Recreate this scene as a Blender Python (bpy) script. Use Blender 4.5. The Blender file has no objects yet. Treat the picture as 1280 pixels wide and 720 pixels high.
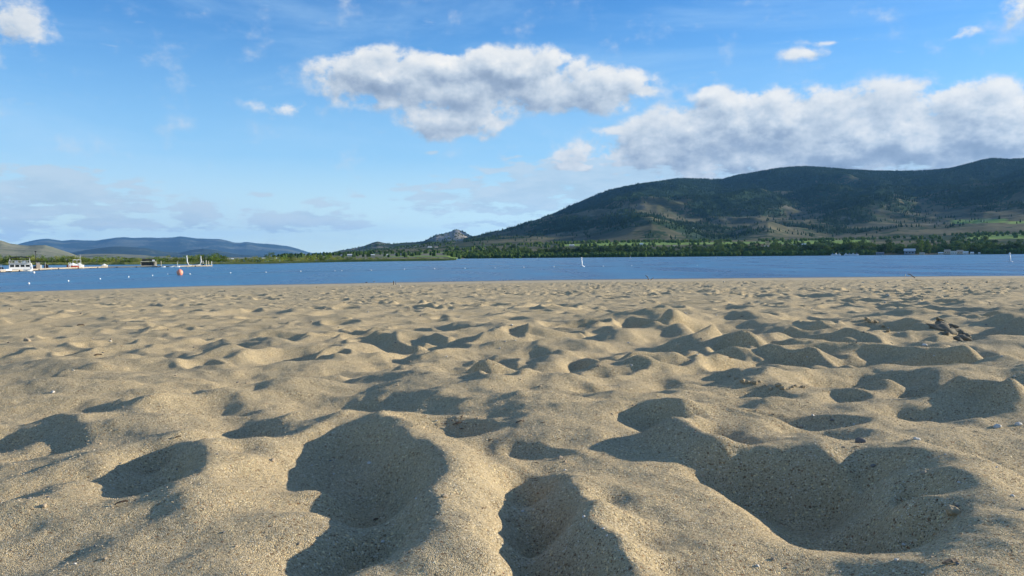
import bpy, math, random, time
import numpy as np
from mathutils import Vector, Matrix
T0 = time.time()
random.seed(7)
R = math.radians
PI = math.pi
scene = bpy.context.scene
C = scene.collection

# ------------------------------------------------------------------ camera
CAM_Z = 2.0
F = 1004.0
PITCH = math.atan(38.7 / F)
ROLL = 0.0083
_r0 = Vector((1, 0, 0)); _f = Vector((0, math.cos(PITCH), -math.sin(PITCH))); _u0 = _r0.cross(_f)
_r = _r0 * math.cos(ROLL) - _u0 * math.sin(ROLL)
_u = _u0 * math.cos(ROLL) + _r0 * math.sin(ROLL)
cam_data = bpy.data.cameras.new('camera')
cam_data.sensor_width = 36.0
cam_data.lens = F * 36.0 / 1280.0
cam_data.clip_start = 0.05
cam_data.clip_end = 60000.0
cam = bpy.data.objects.new('camera', cam_data); C.objects.link(cam)
cam.matrix_world = Matrix(((_r.x, _u.x, -_f.x, 0), (_r.y, _u.y, -_f.y, 0), (_r.z, _u.z, -_f.z, CAM_Z), (0, 0, 0, 1)))
scene.camera = cam
scene.render.resolution_x = 1024; scene.render.resolution_y = 576

# ------------------------------------------------------------------ sky, sun, exposure
SUN_EL = 15.0
SUN_AZ = 78.0          # clockwise from the viewing direction (+Y)
scene.view_settings.view_transform = 'Standard'
scene.view_settings.look = 'None'
scene.view_settings.gamma = 1.0
scene.view_settings.exposure = 0.62
try:
    scene.cycles.use_denoising = True
    scene.cycles.volume_step_rate = 1.0
    scene.cycles.max_bounces = 5; scene.cycles.diffuse_bounces = 3; scene.cycles.glossy_bounces = 3
    scene.cycles.volume_bounces = 0
except Exception:
    pass
S = Vector((math.sin(R(SUN_AZ)) * math.cos(R(SUN_EL)), math.cos(R(SUN_AZ)) * math.cos(R(SUN_EL)), math.sin(R(SUN_EL))))
sun_data = bpy.data.lights.new('sun', 'SUN')
sun_data.energy = 5.0; sun_data.angle = R(0.5); sun_data.color = (1.0, 0.90, 0.74)
sun = bpy.data.objects.new('sun', sun_data); C.objects.link(sun)
sun.rotation_euler = S.to_track_quat('Z', 'Y').to_euler(); sun.location = (0, 0, 30)


class NT:
    """small helper to write node graphs"""
    def __init__(self, tree):
        self.t = tree; self.t.nodes.clear()
    def n(self, kind, **kw):
        nd = self.t.nodes.new(kind)
        for k, v in kw.items():
            setattr(nd, k, v)
        return nd
    def link(self, a, b):
        self.t.links.new(a, b)
    def m(self, op, *a, clamp=False):
        nd = self.n('ShaderNodeMath', operation=op, use_clamp=clamp)
        for i, v in enumerate(a):
            if isinstance(v, (int, float)): nd.inputs[i].default_value = v
            else: self.link(v, nd.inputs[i])
        return nd.outputs[0]
    def noise(self, vec, scale, detail=4, rough=0.55, lac=2.0, dist=0.0):
        nd = self.n('ShaderNodeTexNoise'); nd.noise_dimensions = '3D'
        nd.inputs['Scale'].default_value = scale; nd.inputs['Detail'].default_value = detail
        nd.inputs['Roughness'].default_value = rough; nd.inputs['Lacunarity'].default_value = lac
        nd.inputs['Distortion'].default_value = dist
        if vec is not None: self.link(vec, nd.inputs['Vector'])
        return nd.outputs[0]
    def ramp(self, fac, stops):
        nd = self.n('ShaderNodeValToRGB'); cr = nd.color_ramp
        while len(cr.elements) > 1: cr.elements.remove(cr.elements[-1])
        cr.elements[0].position = stops[0][0]; cr.elements[0].color = (*stops[0][1], 1)
        for p, c in stops[1:]:
            e = cr.elements.new(p); e.color = (*c, 1)
        self.link(fac, nd.inputs[0]); return nd.outputs[0]
    def maprange(self, v, a, b, c=0.0, d=1.0, smooth=True):
        nd = self.n('ShaderNodeMapRange'); nd.interpolation_type = 'SMOOTHSTEP' if smooth else 'LINEAR'
        for i, x in enumerate((a, b, c, d)): nd.inputs[i + 1].default_value = x
        self.link(v, nd.inputs[0]); return nd.outputs[0]
    def mix(self, fac, a, b):
        nd = self.n('ShaderNodeMix'); nd.data_type = 'RGBA'
        for s, v in ((nd.inputs[0], fac), (nd.inputs[6], a), (nd.inputs[7], b)):
            if isinstance(v, (int, float)): s.default_value = v
            elif isinstance(v, tuple): s.default_value = (*v, 1)
            else: self.link(v, s)
        return nd.outputs[2]


def ray(px, py):
    d = _f + _r * ((px - 640) / F) + _u * ((360 - py) / F)
    return d


def azel(px, py):
    d = ray(px, py)
    return math.degrees(math.atan2(d.x, d.y)), math.degrees(math.atan2(d.z, math.hypot(d.x, d.y)))


# clouds: (px, py, half width px, half height px, strength)
CLOUDS_CUMULUS = [
    (600, 112, 150, 30, .85), (735, 110, 80, 25, .85), (645, 90, 80, 26, 1.0), (570, 85, 60, 20, .9), (480, 98, 75, 27, .95), (565, 150, 60, 20, .9),
    (690, 78, 24, 15, .7), (355, 132, 60, 11, .32), (790, 108, 34, 18, .7),
    (960, 165, 140, 42, 1.05), (900, 178, 130, 34, 1.0), (840, 190, 90, 26, .9), (1090, 175, 150, 48, 1.1), (1000, 140, 60, 16, .8), (1220, 165, 130, 46, 1.1), (1260, 140, 50, 18, .9),
    (1010, 190, 260, 34, 1.0), (880, 160, 90, 26, .9), (1150, 180, 260, 44, 1.0), (1380, 160, 130, 50, 1.0), (1500, 190, 90, 40, .9), (890, 118, 15, 9, .55), (780, 164, 38, 8, .6), (1055, 130, 26, 6, .55), (1190, 136, 40, 10, .7),
    (1278, 6, 24, 20, .6), (1330, 0, 50, 30, .7), (12, 30, 60, 30, .42), (-60, 30, 70, 50, .4), (250, 18, 26, 8, .12),
    (1010, 66, 42, 8, .34), (1045, 48, 50, 4, .3), (1205, 42, 34, 6, .36), (760, 200, 80, 26, .62),
]
CLOUDS_LOW = [   # stretched, layered clouds near the horizon
    (60, 236, 125, 20, 1.0), (100, 262, 200, 9, .8), (350, 268, 120, 6, .6), (150, 282, 220, 6, .6), (-60, 225, 90, 30, .9), (20, 250, 80, 8, .55), (190, 253, 50, 5, .6), (120, 272, 160, 16, .58), (30, 285, 80, 12, .5), (255, 270, 60, 10, .45),
    (370, 277, 90, 12, .85), (320, 244, 22, 4, .5), (405, 256, 38, 8, .5), (437, 240, 18, 7, .5), (440, 272, 30, 5, .4),
    (600, 235, 95, 16, .62), (720, 225, 120, 28, .95), (660, 245, 130, 18, .8), (590, 235, 90, 9, .7), (560, 250, 60, 6, .6), (560, 262, 60, 10, .6), (640, 262, 90, 12, .62), (820, 225, 100, 22, .9), (700, 250, 80, 14, .6), (620, 282, 70, 5, .45), (740, 275, 60, 9, .5),
    (940, 212, 160, 14, .6), (1100, 210, 200, 14, .55), (1200, 205, 160, 14, .5), (540, 190, 12, 4, .35), (465, 195, 16, 5, .3),
]


def cloud_group():
    g = bpy.data.node_groups.new('cloud_density', 'ShaderNodeTree')
    g.interface.new_socket('Vector', in_out='INPUT', socket_type='NodeSocketVector')
    g.interface.new_socket('Density', in_out='OUTPUT', socket_type='NodeSocketFloat')
    g.interface.new_socket('Low', in_out='OUTPUT', socket_type='NodeSocketFloat')
    N = NT(g)
    gi = N.n('NodeGroupInput'); go = N.n('NodeGroupOutput')
    base = gi.outputs[0]

    def shaped(lst, vec, lo):
        acc = None
        for (px, py, w, h, s) in lst:
            a, e = azel(px, py)
            aw = azel(px + w, py)[0] - a; eh = h / F * 57.3
            mp = N.n('ShaderNodeMapping'); mp.vector_type = 'POINT'
            mp.inputs['Scale'].default_value = (1 / aw, 1 / eh, 0)
            mp.inputs['Location'].default_value = (-a / aw, -e / eh, 0)
            N.link(vec, mp.inputs['Vector'])
            ln = N.n('ShaderNodeVectorMath', operation='LENGTH'); N.link(mp.outputs[0], ln.inputs[0])
            v = N.maprange(ln.outputs['Value'], 0.0, 1.55, s, 0.0, smooth=False)
            acc = v if acc is None else N.m('SMOOTH_MAX', acc, v, 0.12)
        return acc
    # warp the coordinates a little so outlines are not ellipses
    wn = N.n('ShaderNodeTexNoise'); wn.inputs['Scale'].default_value = 0.35; wn.inputs['Detail'].default_value = 3; N.link(base, wn.inputs['Vector'])
    sub = N.n('ShaderNodeVectorMath', operation='SUBTRACT'); N.link(wn.outputs['Color'], sub.inputs[0]); sub.inputs[1].default_value = (.5, .5, .5)
    sc = N.n('ShaderNodeVectorMath', operation='MULTIPLY'); N.link(sub.outputs[0], sc.inputs[0]); sc.inputs[1].default_value = (2.6, 1.3, 0)
    ad = N.n('ShaderNodeVectorMath', operation='ADD'); N.link(base, ad.inputs[0]); N.link(sc.outputs[0], ad.inputs[1])
    m1 = shaped(CLOUDS_CUMULUS, ad.outputs[0], 0)
    # broken cloud added outside the frame, to whiten the fill in the shadows
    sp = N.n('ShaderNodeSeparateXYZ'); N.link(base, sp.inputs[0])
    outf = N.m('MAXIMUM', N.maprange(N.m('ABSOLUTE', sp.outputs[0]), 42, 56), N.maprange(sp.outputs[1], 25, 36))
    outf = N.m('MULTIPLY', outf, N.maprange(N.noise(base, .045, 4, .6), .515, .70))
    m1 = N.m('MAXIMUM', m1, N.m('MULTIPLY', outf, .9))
    st = N.n('ShaderNodeMapping'); st.inputs['Scale'].default_value = (.75, 1.0, 1); N.link(base, st.inputs['Vector'])
    n1 = N.noise(st.outputs[0], 0.50, 10, .59)
    k1 = N.m('ADD', N.m('MULTIPLY', m1, 2.6), .12, clamp=True)
    d1 = N.m('ADD', m1, N.m('MULTIPLY', N.m('MULTIPLY', N.m('SUBTRACT', n1, .5), 1.8), k1))
    d1 = N.m('SUBTRACT', d1, 0.10)
    m2 = shaped(CLOUDS_LOW, ad.outputs[0], 0)
    st2 = N.n('ShaderNodeMapping'); st2.inputs['Scale'].default_value = (.42, 1.6, 1); N.link(base, st2.inputs['Vector'])
    n2 = N.noise(st2.outputs[0], 0.95, 9, .58)
    k2 = N.m('ADD', N.m('MULTIPLY', m2, 2.6), .15, clamp=True)
    d2 = N.m('SUBTRACT', N.m('ADD', m2, N.m('MULTIPLY', N.m('MULTIPLY', N.m('SUBTRACT', n2, .5), 2.7), k2)), 0.20)
    N.link(N.m('MAXIMUM', d1, d2), go.inputs[0]); N.link(N.m('SUBTRACT', d2, d1), go.inputs[1])
    return g


world = bpy.data.worlds.new("World"); scene.world = world; world.use_nodes = True
W = NT(world.node_tree)
world.cycles.sampling_method = 'MANUAL'; world.cycles.sample_map_resolution = 512
sky = W.n('ShaderNodeTexSky'); sky.sky_type = 'NISHITA'; sky.sun_disc = False
sky.sun_elevation = R(SUN_EL); sky.sun_rotation = R(SUN_AZ); sky.altitude = 300; sky.air_density = 1.0; sky.dust_density = 0.35; sky.ozone_density = 2.2
tc = W.n('ShaderNodeTexCoord')
nrm = W.n('ShaderNodeVectorMath', operation='NORMALIZE'); W.link(tc.outputs['Generated'], nrm.inputs[0])
sx = W.n('ShaderNodeSeparateXYZ'); W.link(nrm.outputs[0], sx.inputs[0])
az = W.m('MULTIPLY', W.m('ARCTAN2', sx.outputs[0], sx.outputs[1]), 57.29578)
el = W.m('MULTIPLY', W.m('ARCSINE', sx.outputs[2]), 57.29578)
cb = W.n('ShaderNodeCombineXYZ'); W.link(az, cb.inputs[0]); W.link(el, cb.inputs[1])
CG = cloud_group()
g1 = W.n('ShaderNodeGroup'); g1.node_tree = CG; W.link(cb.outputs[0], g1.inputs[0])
off = W.n('ShaderNodeVectorMath', operation='ADD'); W.link(cb.outputs[0], off.inputs[0]); off.inputs[1].default_value = (0.55, 0.75, 0)
g2 = W.n('ShaderNodeGroup'); g2.node_tree = CG; W.link(off.outputs[0], g2.inputs[0])
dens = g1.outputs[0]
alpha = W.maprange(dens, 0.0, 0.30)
thick = W.maprange(dens, 0.05, 0.85)
edge = W.m('SUBTRACT', dens, g2.outputs[0])
lit = W.m('ADD', 0.68, W.m('MULTIPLY', edge, .78))
lit = W.m('SUBTRACT', lit, W.m('MULTIPLY', thick, 0.27), clamp=True)
ccol = W.ramp(lit, [(0.0, (.22, .30, .42)), (.3, (.34, .43, .56)), (.6, (.60, .68, .76)), (.85, (.86, .88, .88)), (1.0, (1.0, .98, .93))])  # sunlit edges and shaded bellies of the clouds put into their colour
# thin high veil
vst = W.n('ShaderNodeMapping'); vst.inputs['Scale'].default_value = (.035, .16, 1); vst.inputs['Rotation'].default_value = (0, 0, R(12)); W.link(cb.outputs[0], vst.inputs['Vector'])
veil = W.maprange(W.noise(vst.outputs[0], 1.0, 6, .6, dist=.6), .42, .8)
veil = W.m('MULTIPLY', veil, .55)
# pale band towards the horizon
hz = W.maprange(el, 2.0, 21.0, .92, 0.0)
hcol = W.ramp(W.m('DIVIDE', el, 20.0, clamp=True), [(0.0, (.64, .77, .66)), (.12, (.52, .67, .66)), (.35, (.26, .475, .665)), (1.0, (.12, .32, .62))])
hsv = W.n('ShaderNodeHueSaturation'); hsv.inputs['Saturation'].default_value = 1.30; hsv.inputs['Value'].default_value = 1.0
W.link(sky.outputs[0], hsv.inputs['Color'])
bgs = W.n('ShaderNodeBackground'); gr = W.n('ShaderNodeMix'); gr.data_type = 'RGBA'; gr.blend_type = 'MULTIPLY'; gr.inputs[0].default_value = 1; gr.inputs[7].default_value = (.72, 1.0, 1.30, 1); W.link(hsv.outputs[0], gr.inputs[6])
W.link(gr.outputs[2], bgs.inputs[0]); bgs.inputs[1].default_value = 0.10
bgv = W.n('ShaderNodeBackground'); W.link(hcol, bgv.inputs[0]); bgv.inputs[1].default_value = 1.0
bgh = W.n('ShaderNodeBackground'); bgh.inputs[0].default_value = (.36, .52, .66, 1); bgh.inputs[1].default_value = 1.0
bgc = W.n('ShaderNodeBackground'); lowf = W.m('MULTIPLY', W.maprange(g1.outputs[1], -.15, .2), .80)
ccol = W.mix(lowf, ccol, (.53, .68, .80))
alpha = W.m('MULTIPLY', alpha, W.m('SUBTRACT', .97, W.m('MULTIPLY', lowf, .28)))
W.link(ccol, bgc.inputs[0]); bgc.inputs[1].default_value = 0.66
mx0 = W.n('ShaderNodeMixShader'); W.link(hz, mx0.inputs[0]); W.link(bgs.outputs[0], mx0.inputs[1]); W.link(bgv.outputs[0], mx0.inputs[2])
mxv = W.n('ShaderNodeMixShader'); W.link(veil, mxv.inputs[0]); W.link(mx0.outputs[0], mxv.inputs[1]); W.link(bgh.outputs[0], mxv.inputs[2]); mx0 = mxv
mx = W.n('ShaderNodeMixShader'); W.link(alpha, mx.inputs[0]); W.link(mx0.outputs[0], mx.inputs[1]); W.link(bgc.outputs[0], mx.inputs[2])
wo = W.n('ShaderNodeOutputWorld'); W.link(mx.outputs[0], wo.inputs[0])

# ------------------------------------------------------------------ helpers
def tag(o, label=None, cat=None, group=None, kind=None):
    if label: o['label'] = label
    if cat: o['category'] = cat
    if group: o['group'] = group
    if kind: o['kind'] = kind
    return o


def link_mesh(name, me, parent=None, mat=None):
    o = bpy.data.objects.new(name, me); C.objects.link(o)
    if mat is not None and not me.materials: me.materials.append(mat)
    if parent is not None: o.parent = parent
    return o


def empty(name, loc, rz=0.0, label=None, cat=None, group=None):
    o = bpy.data.objects.new(name, None); C.objects.link(o)
    o.location = loc; o.rotation_euler = (0, 0, rz); o.empty_display_size = .2
    return tag(o, label, cat, group)


def mesh_np(name, V, Fq, smooth=True, mat=None):
    V = np.asarray(V, np.float32); Fq = np.asarray(Fq, np.int32)
    me = bpy.data.meshes.new(name); k = Fq.shape[1]
    me.vertices.add(len(V)); me.vertices.foreach_set('co', V.ravel())
    me.loops.add(Fq.size); me.loops.foreach_set('vertex_index', Fq.ravel())
    me.polygons.add(len(Fq)); me.polygons.foreach_set('loop_start', np.arange(0, Fq.size, k, dtype=np.int32))
    try: me.polygons.foreach_set('loop_total', np.full(len(Fq), k, np.int32))
    except Exception: pass
    me.polygons.foreach_set('use_smooth', np.full(len(Fq), smooth, bool))
    me.update(calc_edges=True)
    if mat is not None: me.materials.append(mat)
    return me


def grid_faces(nr, nc, wrap=False):
    i = np.arange(nr - 1)[:, None]; j = np.arange(nc if wrap else nc - 1)[None, :]
    j2 = (j + 1) % nc
    a = i * nc + j; b = i * nc + j2; c = (i + 1) * nc + j2; d = (i + 1) * nc + j
    return np.stack([a, b, c, d], -1).reshape(-1, 4)


class MB:
    """collects small shapes into one mesh"""
    def __init__(self): self.v = []; self.f = []
    def add(self, vs, fs):
        b = len(self.v); self.v += [tuple(p) for p in vs]; self.f += [tuple(i + b for i in f) for f in fs]; return self
    def box(self, x0, x1, y0, y1, z0, z1, tx=1.0, ty=1.0):
        cx, cy = (x0 + x1) / 2, (y0 + y1) / 2; hx, hy = (x1 - x0) / 2, (y1 - y0) / 2
        vs = [(cx - hx, cy - hy, z0), (cx + hx, cy - hy, z0), (cx + hx, cy + hy, z0), (cx - hx, cy + hy, z0),
              (cx - hx * tx, cy - hy * ty, z1), (cx + hx * tx, cy - hy * ty, z1), (cx + hx * tx, cy + hy * ty, z1), (cx - hx * tx, cy + hy * ty, z1)]
        return self.add(vs, [(0, 3, 2, 1), (4, 5, 6, 7), (0, 1, 5, 4), (1, 2, 6, 5), (2, 3, 7, 6), (3, 0, 4, 7)])
    def tube(self, pts, radii, n=8, cap=True):
        pts = [Vector(p) for p in pts]
        if isinstance(radii, (int, float)): radii = [radii] * len(pts)
        b = len(self.v); prev = None
        for i, p in enumerate(pts):
            t = (pts[min(i + 1, len(pts) - 1)] - pts[max(i - 1, 0)]).normalized()
            if prev is None: s = t.orthogonal().normalized()
            else:
                s = (prev - t * prev.dot(t)); s = s.normalized() if s.length > 1e-6 else t.orthogonal().normalized()
            prev = s; w = t.cross(s)
            for k in range(n):
                a = 2 * PI * k / n
                self.v.append(tuple(p + (s * math.cos(a) + w * math.sin(a)) * radii[i]))
        for i in range(len(pts) - 1):
            for k in range(n):
                a = b + i * n + k; c = b + i * n + (k + 1) % n
                self.f.append((a, c, c + n, a + n))
        if cap:
            self.f.append(tuple(b + k for k in range(n - 1, -1, -1)))
            self.f.append(tuple(b + (len(pts) - 1) * n + k for k in range(n)))
        return self
    def lathe(self, prof, n=16, c=(0, 0, 0), sx=1.0, sy=1.0):
        b = len(self.v); m = len(prof)
        for (r, z) in prof:
            for k in range(n):
                a = 2 * PI * k / n
                self.v.append((c[0] + r * sx * math.cos(a), c[1] + r * sy * math.sin(a), c[2] + z))
        for i in range(m - 1):
            for k in range(n):
                p = b + i * n + k; q = b + i * n + (k + 1) % n
                self.f.append((p, q, q + n, p + n))
        self.f.append(tuple(b + k for k in range(n - 1, -1, -1)))
        self.f.append(tuple(b + (m - 1) * n + k for k in range(n)))
        return self
    def loft(self, secs, closed=True):
        b = len(self.v); n = len(secs[0])
        for s in secs: self.v += [tuple(p) for p in s]
        for i in range(len(secs) - 1):
            for k in range(n if closed else n - 1):
                p = b + i * n + k; q = b + i * n + (k + 1) % n
                self.f.append((p, q, q + n, p + n))
        if closed:
            self.f.append(tuple(b + k for k in range(n - 1, -1, -1)))
            self.f.append(tuple(b + (len(secs) - 1) * n + k for k in range(n)))
        return self
    def mesh(self, name, mat=None, smooth=False):
        me = bpy.data.meshes.new(name); me.from_pydata(self.v, [], self.f); me.update()
        if smooth: me.polygons.foreach_set('use_smooth', np.ones(len(me.polygons), bool))
        if mat is not None: me.materials.append(mat)
        return me
    def build(self, name, mat, parent=None, smooth=False):
        return link_mesh(name, self.mesh(name, mat, smooth), parent)


# ---- noise in numpy
_rs = np.random.RandomState(11)
_perm = np.concatenate([_rs.permutation(1024)] * 3).astype(np.int32)
_ga = _rs.rand(1024) * 2 * PI
_gx = np.cos(_ga).astype(np.float32); _gy = np.sin(_ga).astype(np.float32)


def perlin(x, y):
    x = np.asarray(x, np.float32); y = np.asarray(y, np.float32)
    xi = np.floor(x).astype(np.int32); yi = np.floor(y).astype(np.int32)
    xf = x - xi; yf = y - yi
    u = xf * xf * xf * (xf * (xf * 6 - 15) + 10); v = yf * yf * yf * (yf * (yf * 6 - 15) + 10)
    def g(ix, iy, dx, dy):
        h = _perm[(_perm[ix & 1023] + (iy & 1023))]
        return _gx[h] * dx + _gy[h] * dy
    a = g(xi, yi, xf, yf); b = g(xi + 1, yi, xf - 1, yf); c = g(xi, yi + 1, xf, yf - 1); d = g(xi + 1, yi + 1, xf - 1, yf - 1)
    return (a + u * (b - a)) + v * ((c + u * (d - c)) - (a + u * (b - a)))


def fbm(x, y, f, oct=4, gain=.5, seed=0.0):
    s = 0; amp = 1.0
    for o in range(oct):
        s = s + amp * perlin(x * f + 17.3 * o + seed, y * f - 9.1 * o + seed * 1.7); f *= 2.03; amp *= gain
    return s


def ridged(x, y, f, oct=4, seed=0.0):
    s = 0; amp = 1.0
    for o in range(oct):
        s = s + amp * (1 - 2.2 * np.abs(perlin(x * f + 31.7 * o + seed, y * f + 5.1 * o - seed))); f *= 2.07; amp *= .5
    return s


def sstep(a, b, x):
    t = np.clip((x - a) / (b - a), 0, 1); return t * t * (3 - 2 * t)


# ------------------------------------------------------------------ materials
def new_mat(name):
    m = bpy.data.materials.new(name); m.use_nodes = True
    return m, NT(m.node_tree)


def finish(N, col, rough=.8, bump=None, bstr=.5, bdist=.01, spec=.3, extra=None):
    p = N.n('ShaderNodeBsdfPrincipled'); o = N.n('ShaderNodeOutputMaterial')
    if isinstance(col, tuple): p.inputs['Base Color'].default_value = (*col, 1)
    else: N.link(col, p.inputs['Base Color'])
    if isinstance(rough, (int, float)): p.inputs['Roughness'].default_value = rough
    else: N.link(rough, p.inputs['Roughness'])
    p.inputs['Specular IOR Level'].default_value = spec
    if bump is not None:
        b = N.n('ShaderNodeBump'); b.inputs['Strength'].default_value = bstr; b.inputs['Distance'].default_value = bdist
        N.link(bump, b.inputs['Height']); N.link(b.outputs[0], p.inputs['Normal'])
    N.link(p.outputs[0], o.inputs[0])
    return p


def paint(name, col, rough=.5, var=.12, scale=6.0, spec=.4):
    m, N = new_mat(name)
    g = N.n('ShaderNodeTexCoord')
    n = N.noise(g.outputs['Object'], scale, 5, .6)
    k1 = tuple(c * (1 - var) for c in col); k2 = tuple(min(1, c * (1 + var * .6)) for c in col)
    finish(N, N.ramp(n, [(.3, k1), (.7, k2)]), rough, n, .15, .01, spec)
    return m


def sand_material():
    m, N = new_mat('sand')
    g = N.n('ShaderNodeTexCoord'); co = g.outputs['Object']
    v = N.n('ShaderNodeTexVoronoi'); v.inputs['Scale'].default_value = 620; N.link(co, v.inputs['Vector'])
    sep = N.n('ShaderNodeSeparateColor'); N.link(v.outputs['Color'], sep.inputs[0])
    grain = N.ramp(sep.outputs[0], [(0.0, (.14, .105, .065)), (.08, (.27, .205, .12)), (.15, (.47, .365, .20)), (.5, (.53, .425, .25)), (.85, (.60, .49, .30)), (.94, (.64, .55, .37)), (1.0, (.80, .73, .56))])
    v2 = N.n('ShaderNodeTexVoronoi'); v2.inputs['Scale'].default_value = 300; N.link(co, v2.inputs['Vector'])
    sep2 = N.n('ShaderNodeSeparateColor'); N.link(v2.outputs['Color'], sep2.inputs[0])
    g2 = N.ramp(sep2.outputs[1], [(0.0, (.14, .11, .08)), (.03, (.2, .16, .12)), (.045, (.5, .5, .5)), (.95, (.5, .5, .5)), (.96, (.75, .70, .60)), (1.0, (.92, .88, .8))])
    n1 = N.noise(co, 2.2, 4, .6); n2 = N.noise(co, 18, 4, .6)
    tint = N.ramp(n1, [(.3, (.90, .90, .92)), (.7, (1.06, 1.02, .97))])
    mul = N.n('ShaderNodeMix'); mul.data_type = 'RGBA'; mul.blend_type = 'MULTIPLY'; mul.inputs[0].default_value = 1
    N.link(grain, mul.inputs[6]); N.link(tint, mul.inputs[7])
    mul2 = N.n('ShaderNodeMix'); mul2.data_type = 'RGBA'; mul2.blend_type = 'OVERLAY'; mul2.inputs[0].default_value = .8
    N.link(mul.outputs[2], mul2.inputs[6]); N.link(g2, mul2.inputs[7])
    # wet band beside the water (height above the water)
    geo = N.n('ShaderNodeNewGeometry'); s = N.n('ShaderNodeSeparateXYZ'); N.link(geo.outputs['Position'], s.inputs[0])
    wet = N.maprange(s.outputs[2], .004, .018, 1, 0)
    pale = N.maprange(s.outputs[2], .018, .07, 1, 0)
    c = N.mix(N.m('MULTIPLY', pale, .5), mul2.outputs[2], (.56, .48, .34))
    c = N.mix(wet, c, (.17, .145, .11))
    h = N.m('ADD', N.m('MULTIPLY', v.outputs['Distance'], -.55), N.m('MULTIPLY', v2.outputs['Distance'], -.35))
    h = N.m('ADD', h, N.m('MULTIPLY', N.noise(co, 75, 3, .6), 1.4))
    h = N.m('ADD', h, N.m('MULTIPLY', n2, 2.2))
    finish(N, c, N.maprange(wet, 0, 1, .95, .35), h, .85, .0042, .15)
    return m


MAT_SAND = sand_material()

# ------------------------------------------------------------------ the beach
SHX = np.array([-900, -90, -34, -23, 0, 20, 47, 120, 900.]); SHY = np.array([-300, 14, 51.5, 62, 69.5, 71, 72, 74, 90.])


def sand_mean(x, y):
    ys = np.maximum(np.interp(x, SHX, SHY), 8.0)
    t = y / ys * 70.0
    z = 1.62 - .0262 * t
    z = np.where(t > 60, .048 - (t - 60) * .0048, z)
    z = np.where(t > 74, -.0192 - (t - 74) * .02, z)
    z = np.where(t < 0, np.minimum(1.62 - .004 * t, 4.0), z)
    return np.maximum(z, -2.5)


def tdist(x, y):
    ys = np.maximum(np.interp(x, SHX, SHY), 8.0)
    return y / ys * 70.0


def gp(px, py, zo=0.0):
    """point of the sand plane (raised by zo metres) seen at a pixel of the photograph"""
    d = ray(px, py)
    t = .38 / max(1e-4, -d.z)
    for _ in range(40):
        x, y = d.x * t, d.y * t
        z = float(sand_mean(x, y)) + zo
        t = t * .4 + .6 * (CAM_Z - z) / max(1e-4, -d.z)
    return d.x * t, d.y * t


def blur(a, s):
    k = int(max(1, round(s * 2.5))); w = np.exp(-.5 * (np.arange(-k, k + 1) / s) ** 2); w /= w.sum()
    for ax in (0, 1):
        p = np.pad(a, [(k, k) if i == ax else (0, 0) for i in (0, 1)], mode='edge'); o = 0
        for i, wi in enumerate(w):
            o = o + wi * (p[i:i + a.shape[0], :] if ax == 0 else p[:, i:i + a.shape[1]])
        a = o
    return a.astype(np.float32)


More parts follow.
